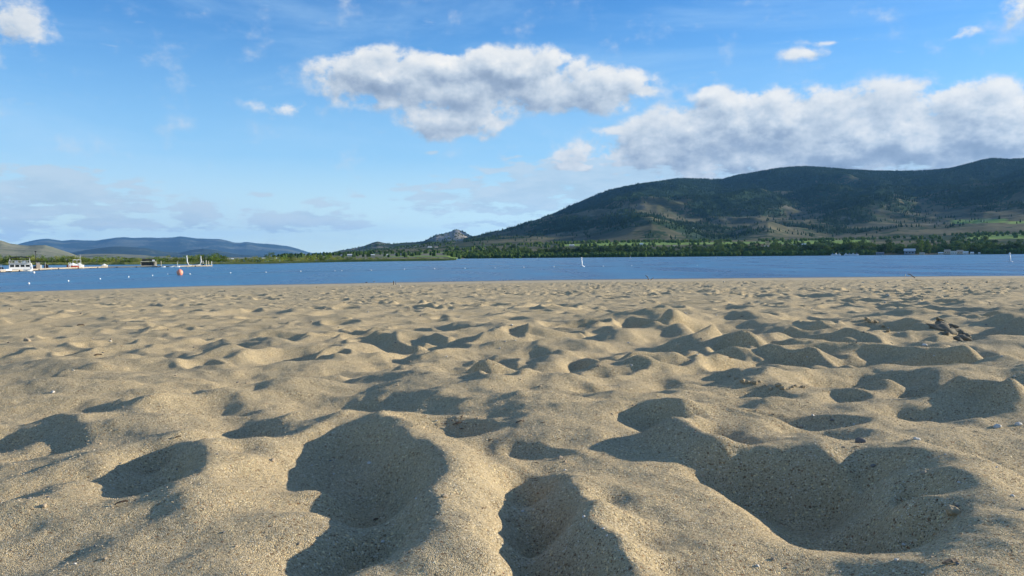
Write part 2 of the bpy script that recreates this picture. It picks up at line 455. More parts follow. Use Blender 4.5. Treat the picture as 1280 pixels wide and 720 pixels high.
# --- hand-shaped foreground: polylines (px, py, height in cm above the mean beach)
CREST = [
    # right dune: its top line, then the lip of the big hollow below it
    [(1000, 556, 4.5), (1050, 562, 5), (1100, 573, 5.5), (1150, 592, 6), (1190, 615, 6), (1240, 650, 6.5), (1300, 690, 6.5)],
    [(920, 574, 4.5), (960, 579, 3.5), (1005, 584, 3.2), (1060, 592, 3.5), (1110, 607, 4.5), (1150, 630, 5.5), (1188, 648, 5.5), (1208, 682, 5.5), (1216, 720, 5.5), (1235, 800, 5.5)],
    # left ridge of that hollow, running to the lower right
    [(765, 532, 2.2), (800, 560, 2.2), (850, 595, 2), (900, 627, 1.6), (950, 665, 1.6), (1000, 705, 1.6), (1040, 745, 1.6), (1080, 810, 1.6)],
    # upper rim of the second hollow
    [(770, 524, 3), (800, 518, 4), (850, 520, 5.8), (866, 534, 6.4), (892, 556, 6.2), (920, 574, 4.5)],
    [(860, 520, 4), (900, 525, 3)],
    # centre hollow: right rim
    [(618, 606, 1), (655, 601, .6), (690, 604, 1.5), (706, 612, 3.6), (722, 634, 5.2), (740, 668, 5.6), (758, 700, 5), (778, 740, 5), (820, 820, 5)],
    # centre hump
    [(440, 541, 3.2), (470, 535, 4.2), (500, 540, 4.8), (540, 556, 5), (580, 577, 4.8), (604, 603, 3.4), (614, 640, 2.2), (626, 680, 1.8), (640, 740, 1.8)],
    [(500, 553, 4.8), (529, 572, 5.4), (538, 600, 5.4), (533, 630, 5), (520, 665, 4.6), (508, 700, 4.4), (505, 740, 4.4)],
    [(575, 600, 5), (580, 650, 4.4), (585, 700, 4.2)],
    # mound in the middle
    [(640, 545, 3.6), (680, 538, 4), (720, 543, 3.4), (750, 560, 2.6)],
    [(560, 562, 1.2), (600, 556, 2.2), (640, 545, 3.6)],
    # upper mound
    [(498, 511, 2.2), (540, 501, 3.6), (580, 503, 3.6), (630, 516, 2.6)],
    # left hollow
    [(88, 628, 1), (110, 600, 1), (150, 571, 1.5), (200, 551, 2), (224, 547, 2)],
    [(224, 549, 3.4), (240, 580, 4), (252, 612, 4), (245, 635, 3.6), (215, 655, 2.4), (185, 662, 1.4)],
    [(160, 530, 1.5), (210, 520, 2), (250, 530, 2)],
    [(18, 684, .3), (90, 648, 2), (60, 640, 1.6)],
    [(320, 512, 1.8), (345, 535, 2.6), (352, 560, 2.6), (345, 580, 1.4)],
    [(1195, 578, 2), (1240, 588, 3.6), (1275, 600, 5), (1300, 625, 5.5)],
    [(1092, 508, 2), (1095, 525, 2), (1060, 545, 1.2)],
    [(1165, 530, 1.6), (1170, 545, 1.6), (1120, 552, 1)],
    [(1030, 505, 1.2), (1060, 500, 1.6), (1092, 508, 2)],
    [(375, 690, .5), (400, 680, .8), (432, 674, .8)],
    [(0, 632, 1.6), (20, 640, 2), (15, 655, 1.6)],
    [(285, 560, 1), (230, 545, 1)],
    [(300, 640, 2), (270, 680, 2.4), (250, 720, 2.2)],
    [(600, 480, 1.5), (560, 470, 1.5)],
    [(870, 470, 2), (850, 445, 3), (800, 445, 3)],
    [(740, 615, 3), (790, 640, 2.2), (850, 680, 2), (900, 730, 2), (960, 820, 2)],
]
FLOOR = [
    [(905, 625, -3), (930, 640, -5), (980, 660, -6.5), (1040, 675, -7.5), (1100, 690, -7), (1150, 705, -6), (1000, 700, -6), (1080, 720, -7), (1150, 740, -6), (1180, 780, -5), (1110, 800, -5), (960, 640, -5), (1020, 645, -5.5), (1080, 655, -5)],
    [(790, 540, -.5), (815, 556, -2), (840, 575, -3), (868, 596, -4), (895, 612, -4.5), (830, 548, -1), (855, 565, -2), (880, 585, -3), (905, 600, -3)],
    [(940, 545, 2), (980, 545, 1.5), (900, 540, 2.2), (940, 562, 2.2)],
    [(650, 650, -3.6), (660, 665, -5), (680, 700, -6), (650, 700, -5), (700, 760, -6), (670, 800, -6), (720, 820, -5), (685, 650, -3.5), (665, 740, -6), (645, 770, -5), (690, 720, -6)],
    [(380, 588, -1.5), (410, 582, -2.2), (440, 580, -2.4), (470, 590, -1.5), (500, 590, .5)],
    [(445, 615, -4), (470, 645, -5.6), (475, 675, -6.4), (455, 700, -6.4), (492, 625, -3), (498, 650, -4), (450, 760, -6), (480, 740, -6), (430, 745, -4)],
    [(330, 630, 1.2), (385, 618, 1.4), (415, 622, 1.2), (408, 650, 1.4), (395, 670, 1.2), (350, 690, 1)],
    [(580, 562, -1), (605, 577, -1.6), (625, 590, -1.2)],
    [(510, 525, -1), (540, 535, -1), (480, 520, -.5)],
    [(115, 624, -3.4), (150, 604, -3.6), (190, 578, -2), (200, 604, -3.6), (205, 634, -4.4), (165, 628, -4), (226, 622, -3), (222, 642, -3)],
    [(50, 668, -2.5), (70, 660, -2.5)], [(5, 650, -2)],
    [(302, 530, -1.5), (318, 555, -3), (325, 570, -3)],
    [(1190, 600, -2.5), (1215, 618, -4), (1245, 630, -4), (1268, 645, -2)],
    [(1050, 524, -3), (1075, 527, -3)], [(1120, 543, -2.5), (1145, 543, -2)],
    [(690, 580, 2.2), (710, 600, 2), (740, 590, 2), (760, 605, 2)],
    [(705, 640, 2.4), (760, 650, 1), (800, 665, 1), (790, 700, 1.2), (840, 740, 1)],
    [(60, 600, .5), (20, 590, 0), (60, 560, 0), (10, 700, 0), (120, 700, 1), (200, 710, 1)],
    [(280, 610, 1.6), (300, 580, 1)], [(400, 525, 1), (440, 510, 1)],
    [(1100, 550, 2), (1200, 560, 1), (1260, 560, 1)], [(1000, 530, 1), (960, 515, 1)],
    [(740, 465, -3.5), (750, 470, -4)], [(720, 490, 0), (760, 492, 0), (830, 470, -3), (845, 465, -3)],
    [(700, 510, 1), (880, 505, 1)],
]
# shaded hollows of the middle distance: left, right, top, bottom in the photograph, strength
SHADE = [(369, 401, 435, 469, 1), (477, 522, 419, 459, 1), (559, 640, 458, 493, .9), (316, 340, 427, 440, .9), (311, 359, 480, 493, .7), (237, 269, 488, 501, .7), (132, 186, 448, 464, .45), (180, 225, 452, 462, .4),
         (0, 84, 478, 493, .45), (564, 592, 406, 427, 1), (590, 612, 452, 462, .6), (658, 692, 435, 467, 1), (709, 760, 447, 485, 1.1), (798, 869, 444, 470, 1.1), (840, 945, 411, 440, 1), (740, 846, 388, 411, .9), (790, 826, 413, 425, .8), (748, 780, 419, 430, .8),
         (1004, 1070, 432, 453, 1), (941, 999, 424, 440, .9), (1112, 1148, 405, 435, 1), (1142, 1212, 430, 459, 1.1), (1205, 1258, 425, 445, 1), (1200, 1285, 447, 487, 1), (1149, 1274, 474, 498, .8), (904, 966, 466, 490, .9), (960, 1016, 464, 480, .8),
         (872, 926, 438, 452, .8), (942, 1020, 440, 453, .6), (999, 1037, 405, 419, 1), (1091, 1140, 380, 395, 1), (972, 1005, 387, 397, 1), (722, 798, 498, 520, .55), (978, 1052, 553, 572, .4), (930, 985, 508, 522, .6), (1110, 1180, 505, 520, .5), (1190, 1230, 528, 545, .5),
         (40, 110, 523, 540, .4), (5, 40, 535, 560, .5), (150, 215, 500, 520, .45), (420, 470, 500, 520, .35), (380, 425, 478, 492, .5), (640, 700, 480, 498, .5), (820, 880, 488, 502, .5), (1050, 1110, 462, 476, .6), (60, 130, 455, 465, .4), (250, 300, 440, 452, .5), (425, 455, 430, 444, .6), (610, 655, 425, 440, .8),
         (700, 740, 430, 442, .7), (1160, 1200, 392, 408, .8), (1225, 1280, 398, 412, .9), (900, 950, 392, 402, .8), (1050, 1090, 400, 412, .7), (1000, 1060, 470, 482, .5), (520, 560, 440, 452, .6), (1060, 1120, 488, 503, .5), (1230, 1290, 505, 525, .6)]
CREST += [[(423, 506, 1.5), (460, 496, 3), (505, 478, 4), (541, 462, 4.5), (548, 470, 3)], [(700, 460, 2), (724, 449, 3)], [(760, 452, 1), (797, 446, 1.5)]]
FLOOR += [[(425, 496, -2), (465, 484, -3), (505, 466, -3.5), (520, 458, -3)], [(775, 468, -1), (785, 458, 0)]]
RBFX0, RBFX1, RBFY0, RBFY1, RBFS = -4.6, 5.2, .44, 7.6, .025


def sculpt():
    P = {}
    def put(x, y, z, w=.03):
        P[(round(x / w), round(y / w))] = (x, y, z)
    for L in FLOOR:
        for (a, b, c) in L: put(*gp(a, b, c / 100), c / 100)
    for (xl, xr, yt, yb, k) in SHADE:
        w = xr - xl; hh = yb - yt; d = math.hypot(*gp((xl + xr) / 2, (yt + yb) / 2)); H = min(.19, .018 + .40 * w / F * d) * min(1.15, k * 1.3)
        up = H * .55; dn = -H * .45
        for (a, b, z) in ((.22, .10, .55), (.45, .0, .95), (.70, .02, 1.0), (.92, .22, 1.0), (1.02, .50, .75)): put(*gp(xl + w * a, yt + hh * b, up * z), up * z)
        for (a, b, z) in ((.18, .70, .8), (.42, .85, 1), (.62, .90, 1), (.80, .80, .6)): put(*gp(xl + w * a, yt + hh * b, dn * z), dn * z)
        for (a, b, z) in ((-.08, .6, .1), (.35, 1.25, .15), (.75, 1.2, .2), (1.3, .25, .35), (.8, -.5, .35)): put(*gp(xl + w * a, yt + hh * b, H * z), H * z, .12)
    for L in CREST:
        pts = [gp(a, b, c / 100) + (c / 100,) for (a, b, c) in L]
        for p, q in zip(pts[:-1], pts[1:]):
            n = max(1, int(math.dist(p[:2], q[:2]) / .035))
            for k in range(n + 1):
                t = k / n; put(*(p[i] + (q[i] - p[i]) * t for i in range(3)))
    for x in np.arange(RBFX0, RBFX1 + .01, .4):
        for y in np.arange(RBFY0, RBFY1 + .01, .4):
            if all(math.hypot(p[0] - x, p[1] - y) > (.33 if y < 3 else .45) for p in P.values()) : put(x, y, float(.012 * perlin(x * 1.7, y * 1.7) * 2))
    A = np.array(list(P.values())); D = np.hypot(A[:, None, 0] - A[None, :, 0], A[:, None, 1] - A[None, :, 1])
    w = np.linalg.solve(np.sqrt(D ** 2 + .012 ** 2) - .02 * np.eye(len(A)) * .3, A[:, 2] - .01)
    gx = np.arange(RBFX0, RBFX1, RBFS); gy = np.arange(RBFY0, RBFY1, RBFS)
    X, Y = np.meshgrid(gx, gy); out = np.zeros(X.shape)
    for i in range(X.shape[0]):
        out[i] = np.sqrt((X[i][:, None] - A[None, :, 0]) ** 2 + (Y[i][:, None] - A[None, :, 1]) ** 2 + .012 ** 2) @ w
    return (out + .01).astype(np.float32), len(A)


SC, n_ctrl = sculpt()
print('sculpt', n_ctrl, float(SC.min()), float(SC.max()))


def bil(a, fx, fy):
    fx = np.clip(fx, 0, a.shape[1] - 1.001); fy = np.clip(fy, 0, a.shape[0] - 1.001)
    ix = fx.astype(np.int32); iy = fy.astype(np.int32); u = fx - ix; v = fy - iy
    return (a[iy, ix] * (1 - u) + a[iy, ix + 1] * u) * (1 - v) + (a[iy + 1, ix] * (1 - u) + a[iy + 1, ix + 1] * u) * v


def sculpt_weight(X, Y):
    # full weight where the hand-shaped forms stand, fading out beyond
    w = sstep(RBFX0, RBFX0 + .6, X) * (1 - sstep(RBFX1 - .6, RBFX1, X)) * (1 - sstep(6.3, 7.5, Y)) * sstep(RBFY0, RBFY0 + .12, Y)
    return w


# pits seen in the middle distance of the photograph: (px, py of the shaded side, width px, height px, depth cm)
PITS = [(735, 468, 60, 34, 6), (835, 459, 66, 26, 6), (385, 452, 34, 46, 6), (500, 432, 44, 40, 5), (520, 462, 60, 24, 4), (455, 490, 70, 22, 3), (622, 476, 50, 22, 4), (635, 432, 50, 22, 4), (588, 418, 50, 34, 4),
        (565, 405, 20, 30, 4), (325, 432, 36, 22, 4), (280, 470, 80, 20, 3.5), (345, 480, 50, 18, 3.5), (245, 495, 40, 20, 3), (150, 455, 60, 18, 2.5), (40, 488, 80, 18, 2.5), (680, 450, 50, 24, 5), (755, 418, 40, 14, 4), (900, 428, 90, 30, 7),
        (830, 408, 90, 18, 7), (1060, 442, 80, 26, 6), (985, 432, 60, 20, 5), (1128, 420, 44, 34, 6), (1195, 445, 90, 34, 7), (1250, 470, 90, 30, 7), (1230, 490, 120, 26, 6), (1000, 425, 50, 18, 4), (950, 455, 70, 16, 4), (1090, 405, 60, 16, 5),
        (940, 483, 70, 24, 4.5), (1000, 480, 60, 16, 4), (1265, 440, 60, 28, 6), (900, 400, 50, 14, 5), (1015, 372, 46, 12, 7), (1115, 386, 50, 14, 7), (960, 412, 60, 14, 5), (1180, 392, 60, 18, 6), (1240, 405, 60, 18, 6), (1110, 480, 80, 18, 4),
        (1190, 520, 90, 20, 3), (20, 535, 60, 22, 2.5), (60, 520, 50, 18, 2), (130, 540, 80, 18, 2), (60, 402, 80, 10, 4), (210, 403, 60, 10, 4), (250, 412, 30, 10, 5), (320, 395, 90, 8, 4), (430, 395, 50, 8, 4), (600, 398, 60, 8, 4), (700, 385, 60, 8, 5)]


def footprints():
    rs = np.random.RandomState(5); L = []
    # random trampling, density falls off slowly with distance
    for (x0, x1, y0, y1, den) in ((-3.5, 4.5, -.6, 5, 4.2), (-16, 18, 5, 22, 2.9), (-36, 44, 22, 66, 1.6)):
        n = int((x1 - x0) * (y1 - y0) * den)
        for _ in range(n):
            x = rs.uniform(x0, x1); y = rs.uniform(y0, y1)
            if abs(x) > .85 * y + 4: continue
            t = float(tdist(x, y))
            if t > 61 + rs.rand(): continue
            big = rs.rand()
            ra = rs.uniform(.13, .24) * (1.6 if big > .86 else 1); rb = ra * rs.uniform(.42, .8)
            ang = rs.normal(0, .9) + (PI / 2 if rs.rand() < .65 else 0)
            dep = rs.uniform(.024, .068) * float(np.interp(y, [0, 6, 20, 60], [1, 1.0, 1.5, 2.2])) * (1.35 if big > .86 else 1) * float(np.interp(x / max(y, .5), [-.5, -.1, .1], [.62, .85, 1.0]))
            L.append((x, y, ra, rb, ang, dep, .30 + .45 * rs.rand(), rs.randint(1000)))
    for (px, py, w, h, dep) in PITS:
        if py > 400: continue
        x, y = gp(px - w * .12, py, -.01); s = math.hypot(x, y) / F
        ra = w * s * .62; _, ya = gp(px, py - h / 2); _, yb = gp(px, py + h / 2)
        rb = max(.08, min((ya - yb) * .5, ra * 2.2))
        L.append((x, y, ra, rb, 0.0, dep / 100 * (1.0 if px > 300 else .6), .6, rs.randint(1000)))
    return L


FEET = footprints()


def raster(x0, x1, y0, y1, s, octs):
    gx = np.arange(x0, x1, s, dtype=np.float32); gy = np.arange(y0, y1, s, dtype=np.float32)
    X, Y = np.meshgrid(gx, gy)
    h = .016 * fbm(X, Y, .55, 3, .55) + .022 * fbm(X, Y, 1.5, octs, .55, 3.3)
    hu = X * .82 + Y * .57; hv = -X * .57 + Y * .82
    rid = ridged(hu * .75, hv * 1.25, 1.35, 3, 3.7) - .8
    h = h + rid * np.interp(Y, [1.2, 2.2, 8, 30], [.012, .034, .042, .055]) * np.interp(X / np.maximum(Y, .5), [-.5, 0], [.8, 1.0])
    damp = None
    if y0 < 3 and s < .03: damp = sculpt_weight(X, Y) * np.interp(Y, [1.15, 1.9, 4, 7], [.95, .55, .35, .2])
    for (cx, cy, ra, rb, ang, dep, mixk, sd) in FEET:
        rad = ra * 1.75
        i0 = max(0, int((cx - rad - x0) / s)); i1 = min(len(gx), int((cx + rad - x0) / s) + 2)
        j0 = max(0, int((cy - rad - y0) / s)); j1 = min(len(gy), int((cy + rad - y0) / s) + 2)
        if i1 - i0 < 2 or j1 - j0 < 2: continue
        dx = X[j0:j1, i0:i1] - cx; dy = Y[j0:j1, i0:i1] - cy
        ca, sa = math.cos(ang), math.sin(ang)
        u = (dx * ca + dy * sa) / ra; v = (-dx * sa + dy * ca) / rb
        th = np.arctan2(v, u)
        q = np.sqrt(u * u + v * v) * (1 + .10 * np.sin(2 * th + sd) + .08 * np.sin(3 * th + sd * 2.1))
        sub = h[j0:j1, i0:i1]; c = float(sub.mean())
        mk = (1 - sstep(.55, 1.25, q)) * mixk
        prof = np.where(q < 1, -dep * (1 - q ** 2.2), 0) + dep * .42 * np.exp(-((q - 1.12) / .22) ** 2)
        if damp is not None: k = 1 - damp[j0:j1, i0:i1]; mk = mk * k; prof = prof * k
        h[j0:j1, i0:i1] = sub * (1 - mk) + c * mk + prof
    if damp is not None:
        fx = (X - RBFX0) / RBFS; fy = (Y - RBFY0) / RBFS
        w = sculpt_weight(X, Y)
        wx_ = fbm(X, Y, 5.5, 3, .55, 1.9) * .022 / RBFS; wy_ = fbm(X, Y, 5.5, 3, .55, 6.9) * .022 / RBFS
        h = h * (1 - w) + w * (bil(SC, fx + wx_, fy + wy_) + .0085 * w * ridged(X, Y, 4.3, 3, 2.2) + np.interp(Y, [1.1, 2.0], [.3, 1.0]) * h)
    # the sand slides where it is steeper than it can stand
    for it in range(10 if s < .03 else 0):
        for ax in (0, 1):
            d = np.diff(h, axis=ax); lim = .66 * s
            ex = np.clip(np.abs(d) - lim, 0, None) * np.sign(d) * .24
            if ax == 0: h[:-1] += ex; h[1:] -= ex
            else: h[:, :-1] += ex; h[:, 1:] -= ex
    if s < .01: h = blur(h, 1.1)
    elif s < .03: h = blur(h, .6)
    if s < .01: h = h + .0035 * fbm(X, Y, 7, 3, .55, 8.8) + .0011 * fbm(X, Y, 45, 2, .6, 1.1)
    else: h = h + .004 * fbm(X, Y, 6, 3, .55, 8.8)
    td = tdist(X, Y)
    h = h * (1 - sstep(58, 63, td)) * (1 - .25 * sstep(40, 60, td))
    h = h + .004 * perlin(X * .8, Y * .5) * sstep(60, 64, td)
    return (x0, x1, y0, y1, s, h.astype(np.float32))


RA = raster(-3.6, 4.4, .35, 6.6, .007, 4); print('rasterA', time.time() - T0)
RB = raster(-17, 19, -2.0, 24, .022, 4)
RC = raster(-60, 66, -2.0, 80, .07, 3); print('rasters', time.time() - T0)


def sand_h(x, y):
    x = np.asarray(x, np.float64); y = np.asarray(y, np.float64)
    z = sand_mean(x, y)
    def rel(Rr, m): 
        x0, x1, y0, y1, s, h = Rr
        wx = np.minimum(x - x0, x1 - x); wy = np.minimum(y - y0, y1 - y); w = np.clip(np.minimum(wx, wy) / m, 0, 1)
        return bil(h, (x - x0) / s, (y - y0) / s), w
    c, wc = rel(RC, 4.0); o = c * wc
    b, wb = rel(RB, 1.0); o = o * (1 - wb) + b * wb
    a, wa = rel(RA, .25); o = o * (1 - wa) + a * wa
    return z + o


def build_sand():
    az0, az1 = -38.0, 39.5
    fine = np.arange(az0, az1, .112)
    wr = [az1]; s = .14
    while wr[-1] < 180 - 4: wr.append(wr[-1] + s); s = min(s * 1.09, 6) 
    wl = [az0]; s = .14
    while wl[-1] > -180 + 4: wl.append(wl[-1] - s); s = min(s * 1.09, 6)
    th = np.radians(np.concatenate([np.array(wl[1:][::-1]), fine, np.array(wr)]))
    r = [.04, .12, .22, .32, .42, .5]
    while r[-1] < 4: r.append(r[-1] * 1.0038)
    while r[-1] < 82: r.append(r[-1] * 1.0053)
    while r[-1] < 2900: r.append(r[-1] * 1.35)
    r = np.array(r)
    Rr, Th = np.meshgrid(r, th, indexing='ij')
    X = Rr * np.sin(Th); Y = Rr * np.cos(Th)
    Z = sand_h(X, Y)
    nr, nc = X.shape
    V = np.stack([X, Y, Z], -1).reshape(-1, 3)
    Fc = grid_faces(nr, nc, wrap=True)[:, ::-1]
    me = mesh_np('sand', V, Fc, True, MAT_SAND)
    o = link_mesh('sand_beach', me); tag(o, kind='structure')
    print('sand verts', len(V), 'tris', len(Fc) * 2)
    return o


build_sand(); print('sand', time.time() - T0)


def hit(px, py):
    """where the sight line of a pixel meets the modelled sand"""
    d = ray(px, py); t = .5 * np.power(1.0035, np.arange(1500))
    x = d.x * t; y = d.y * t; z = CAM_Z + d.z * t
    b = np.nonzero(z < sand_h(x, y))[0]
    if len(b) == 0: return None
    i = b[0]; return float(x[i]), float(y[i]), float(sand_h(x[i], y[i]))
#--PART2
# ------------------------------------------------------------------ lake
def water_material():
    m, N = new_mat('lake_water')
    geo = N.n('ShaderNodeNewGeometry'); co = geo.outputs['Position']
    mp = N.n('ShaderNodeMapping'); mp.inputs['Scale'].default_value = (.45, .9, 1); N.link(co, mp.inputs['Vector'])
    a = N.noise(mp.outputs[0], .9, 5, .62)
    mp2 = N.n('ShaderNodeMapping'); mp2.inputs['Scale'].default_value = (.16, .05, 1); N.link(co, mp2.inputs['Vector'])
    patch = N.noise(mp2.outputs[0], .6, 4, .6)
    h = N.m('ADD', a, N.m('MULTIPLY', patch, .8))
    col = N.ramp(patch, [(.40, (.008, .085, .20)), (.60, (.065, .23, .37))])
    p = finish(N, col, N.maprange(patch, .35, .65, .26, .36), h, 1.0, .28, .5)
    p.inputs['IOR'].default_value = 1.333
    return m


def build_water():
    # one sheet of open water, rings round the beach so that it stays fine near the shore
    r = [0, 20, 40, 60, 80, 110, 150, 220, 320, 480, 700, 1000, 1500, 2300, 3500, 6000, 9000, 12500]
    th = np.radians(np.arange(-180, 180, 3.0))
    Rr, Th = np.meshgrid(np.array(r, float) + .5, th, indexing='ij')
    X = Rr * np.sin(Th); Y = Rr * np.cos(Th)
    V = np.stack([X, Y, X * 0], -1).reshape(-1, 3)
    me = mesh_np('water', V, grid_faces(len(r), len(th), True)[:, ::-1], True, water_material())
    tag(link_mesh('lake_water', me), kind='structure')


build_water()

# ------------------------------------------------------------------ far terrain
def curve(pts):
    """skyline points in the photograph -> bearing (rad), tangent of elevation"""
    a = []
    for (px, py) in pts:
        d = ray(px, py); a.append((math.atan2(d.x, d.y), d.z / math.hypot(d.x, d.y)))
    a = np.array(a); return a[:, 0], a[:, 1]


def horizon_y(px): return 321.3 - (px - 640) * .0083


def rel(pts): return [(x, horizon_y(x) - h) for (x, h) in pts]   # heights in px above the horizon


def attr(me, name, arr):
    at = me.attributes.new(name, 'FLOAT', 'POINT'); at.data.foreach_set('value', np.asarray(arr, np.float32).ravel())


class Terrain:
    def __init__(self, px0, px1, layers, rmin, rmax, nr, nc, noise, seed):
        self.layers = [(r, curve(p)) for r, p in layers]; self.noise = noise; self.seed = seed
        a0 = math.atan((px0 - 640) / F); a1 = math.atan((px1 - 640) / F)
        self.th = np.linspace(a0, a1, nc); self.r = rmin * (rmax / rmin) ** np.linspace(0, 1, nr)
    def z(self, th, r):
        th, r = np.broadcast_arrays(np.asarray(th, float), np.asarray(r, float))
        R_ = np.array([l[0] for l in self.layers])
        H = np.stack([CAM_Z + l[0] * np.interp(th, *l[1]) for l in self.layers], 0)
        k = np.clip(np.searchsorted(R_, r) - 1, 0, len(R_) - 2)
        t = np.clip((r - R_[k]) / (R_[k + 1] - R_[k]), 0, 1)
        h0 = np.take_along_axis(H, k[None], 0)[0]; h1 = np.take_along_axis(H, (k + 1)[None], 0)[0]
        tt = t * .45 + (t * t * (3 - 2 * t)) * .55
        z = h0 + (h1 - h0) * tt
        x = r * np.sin(th); y = r * np.cos(th)
        return z + self.noise(x, y, th, r, z)
    def mesh(self, name, mat, fn=None):
        Rr, Th = np.meshgrid(self.r, self.th, indexing='ij')
        Z = self.z(Th, Rr); X = Rr * np.sin(Th); Y = Rr * np.cos(Th)
        me = mesh_np(name, np.stack([X, Y, Z], -1).reshape(-1, 3), grid_faces(*X.shape)[:, ::-1], True, mat)
        if fn: 
            for k, v in fn(X, Y, Th, Rr, Z).items(): attr(me, k, v)
        return link_mesh(name, me)


def hill_material(name, grass, grass2, forest, forest2, rock=(.30, .28, .25), scale=.006):
    m, N = new_mat(name)
    geo = N.n('ShaderNodeNewGeometry'); co = geo.outputs['Position']
    n = N.noise(co, scale, 6, .62); n2 = N.noise(co, scale * 6, 4, .65)
    g = N.mix(N.maprange(n, .35, .65), grass, grass2)
    fo = N.mix(N.maprange(n2, .35, .65), forest, forest2)
    a = N.n('ShaderNodeAttribute'); a.attribute_name = 'forest'
    f = N.m('ADD', a.outputs['Fac'], N.m('MULTIPLY', N.m('SUBTRACT', n2, .5), 1.6))
    c = N.mix(N.maprange(f, .38, .62), g, fo)
    b = N.n('ShaderNodeAttribute'); b.attribute_name = 'field'
    c = N.mix(b.outputs['Fac'], c, N.mix(N.maprange(n2, .3, .7), (.17, .27, .055), (.24, .33, .08)))
    d = N.n('ShaderNodeAttribute'); d.attribute_name = 'rock'
    c = N.mix(N.m('MULTIPLY', d.outputs['Fac'], N.maprange(n2, .3, .6)), c, rock)
    finish(N, c, .95, N.m('ADD', n2, N.m('MULTIPLY', n, 2)), .6, 6.0, .05)
    return m


MAT_MOUNT = hill_material('mountain_slope', (.065, .075, .040), (.16, .145, .08), (.014, .038, .020), (.036, .070, .030))
MAT_ROCKY = hill_material('rocky_hill', (.15, .15, .11), (.23, .21, .16), (.03, .05, .03), (.05, .07, .04), (.38, .34, .28))
MAT_DRY = hill_material('dry_hills', (.19, .21, .15), (.27, .26, .19), (.08, .10, .07), (.10, .12, .08), scale=.01)
MAT_BLUE = hill_material('blue_range', (.10, .12, .09), (.15, .16, .11), (.03, .05, .04), (.045, .07, .05), scale=.002)

FIELDS = [(735, 860, 303.0, 306.6), (850, 960, 303.5, 305.5), (960, 1090, 302.0, 305.5), (1185, 1262, 280.5, 284), (1255, 1300, 283, 285), (1205, 1300, 297, 301), (700, 745, 305.5, 307.5)]


def massif_noise(x, y, th, r, z):
    k = sstep(2100, 3000, r) * (1 - .92 * sstep(5000, 6000, r))
    side = sstep(0, 400, (th - math.atan((560 - 640) / F)) * 6000)
    a = (ridged(x, y, 1 / 1000., 6, 2.0) - .85) * 70 + fbm(x, y, 1 / 260., 3, .5, 5.) * 16
    return k * side * a * np.clip(z / 220, .12, 1) + .7 * fbm(x, y, 1 / 90., 2) * sstep(1440, 1700, r)


def massif_attrs(X, Y, Th, Rr, Z):
    n = fbm(X, Y, 1 / 420., 5, .6, 9.)
    hgt = sstep(110, 420, Z)
    forest = np.clip(.42 + 1.0 * n + .75 * hgt - .25 * (1 - sstep(1900, 2600, Rr)), 0, 1)
    # sight pixel of every vertex, used only to find where the vineyards lie
    el = (Z - CAM_Z) / Rr; field = np.zeros_like(Z)
    for (a, b, c, d) in FIELDS:
        ta = math.atan((a - 640) / F); tb = math.atan((b - 640) / F); m = (a + b) / 2
        e1 = (horizon_y(m) - c) / F; e0 = (horizon_y(m) - d) / F
        field = np.maximum(field, sstep(ta, ta + .006, Th) * (1 - sstep(tb - .006, tb, Th)) * sstep(e0 - .0006, e0 + .0002, el) * (1 - sstep(e1, e1 + .0008, el)) * (Rr < 3600))
    return dict(forest=forest * (1 - field), field=field, rock=sstep(.2, .8, fbm(X, Y, 1 / 150., 3, .6, 4.)) * .35 * (1 - hgt))


SKY_M = [(480, 322), (540, 312), (575, 301), (592, 297), (615, 295), (640, 290), (665, 281), (690, 270.5), (710, 261), (730, 252), (760, 240.5), (780, 235), (800, 231), (830, 227), (850, 224), (880, 224.5), (903, 225), (920, 220), (950, 215), (968, 212), (990, 210), (1010, 209.5), (1030, 210.5), (1060, 213), (1090, 214), (1130, 215), (1165, 213.5), (1190, 211), (1210, 206), (1225, 202), (1240, 199.5), (1262, 201), (1280, 200), (1350, 197), (1450, 205), (1600, 190), (1900, 230), (2300, 250)]
massif = Terrain(470, 2250, [
    (1380, rel([(400, -4), (2300, -4)])), (1405, rel([(400, -1.2), (2300, -1.0)])), (1480, rel([(400, 1.5), (2300, 2.5)])),
    (1750, rel([(400, 4), (600, 6), (700, 8), (900, 8.5), (1280, 8), (2300, 10)])), (1950, rel([(400, 6), (600, 11), (700, 13.5), (900, 14.5), (1100, 14), (1280, 15), (2300, 18)])),
    (2250, rel([(400, 8), (600, 14), (740, 17.5), (900, 17.5), (1100, 18.5), (1200, 22), (1280, 24), (2300, 26)])),
    (2800, [(470, 315), (592, 302), (650, 299), (700, 301), (740, 298), (760, 293), (790, 281), (815, 277), (835, 281), (860, 290), (880, 297), (915, 295), (940, 285), (960, 279), (985, 287), (1040, 294), (1080, 288), (1120, 282), (1180, 284), (1240, 281), (1280, 279), (2300, 270)]),
    (3100, [(470, 317), (592, 303), (740, 299), (790, 289), (860, 292), (960, 290), (1060, 290), (1150, 283), (1280, 278), (2300, 268)]),
    (4000, [(470, 317), (592, 299), (640, 294), (680, 285), (720, 275), (760, 268), (800, 262), (850, 262), (900, 260), (950, 256), (1000, 262), (1060, 253), (1100, 252), (1150, 262), (1280, 243), (2300, 260)]),
    (4800, [(470, 320), (592, 300), (640, 294), (680, 281), (720, 268), (760, 257), (800, 250), (850, 246), (900, 248), (950, 243), (1000, 243), (1060, 240), (1100, 243), (1150, 243), (1280, 226), (2300, 256)]),
    (6000, SKY_M), (7600, [(x, y + 20) for x, y in SKY_M])], 1380, 7600, 230, 600, massif_noise, 1)
tag(massif.mesh('mountain', MAT_MOUNT, massif_attrs), kind='structure')


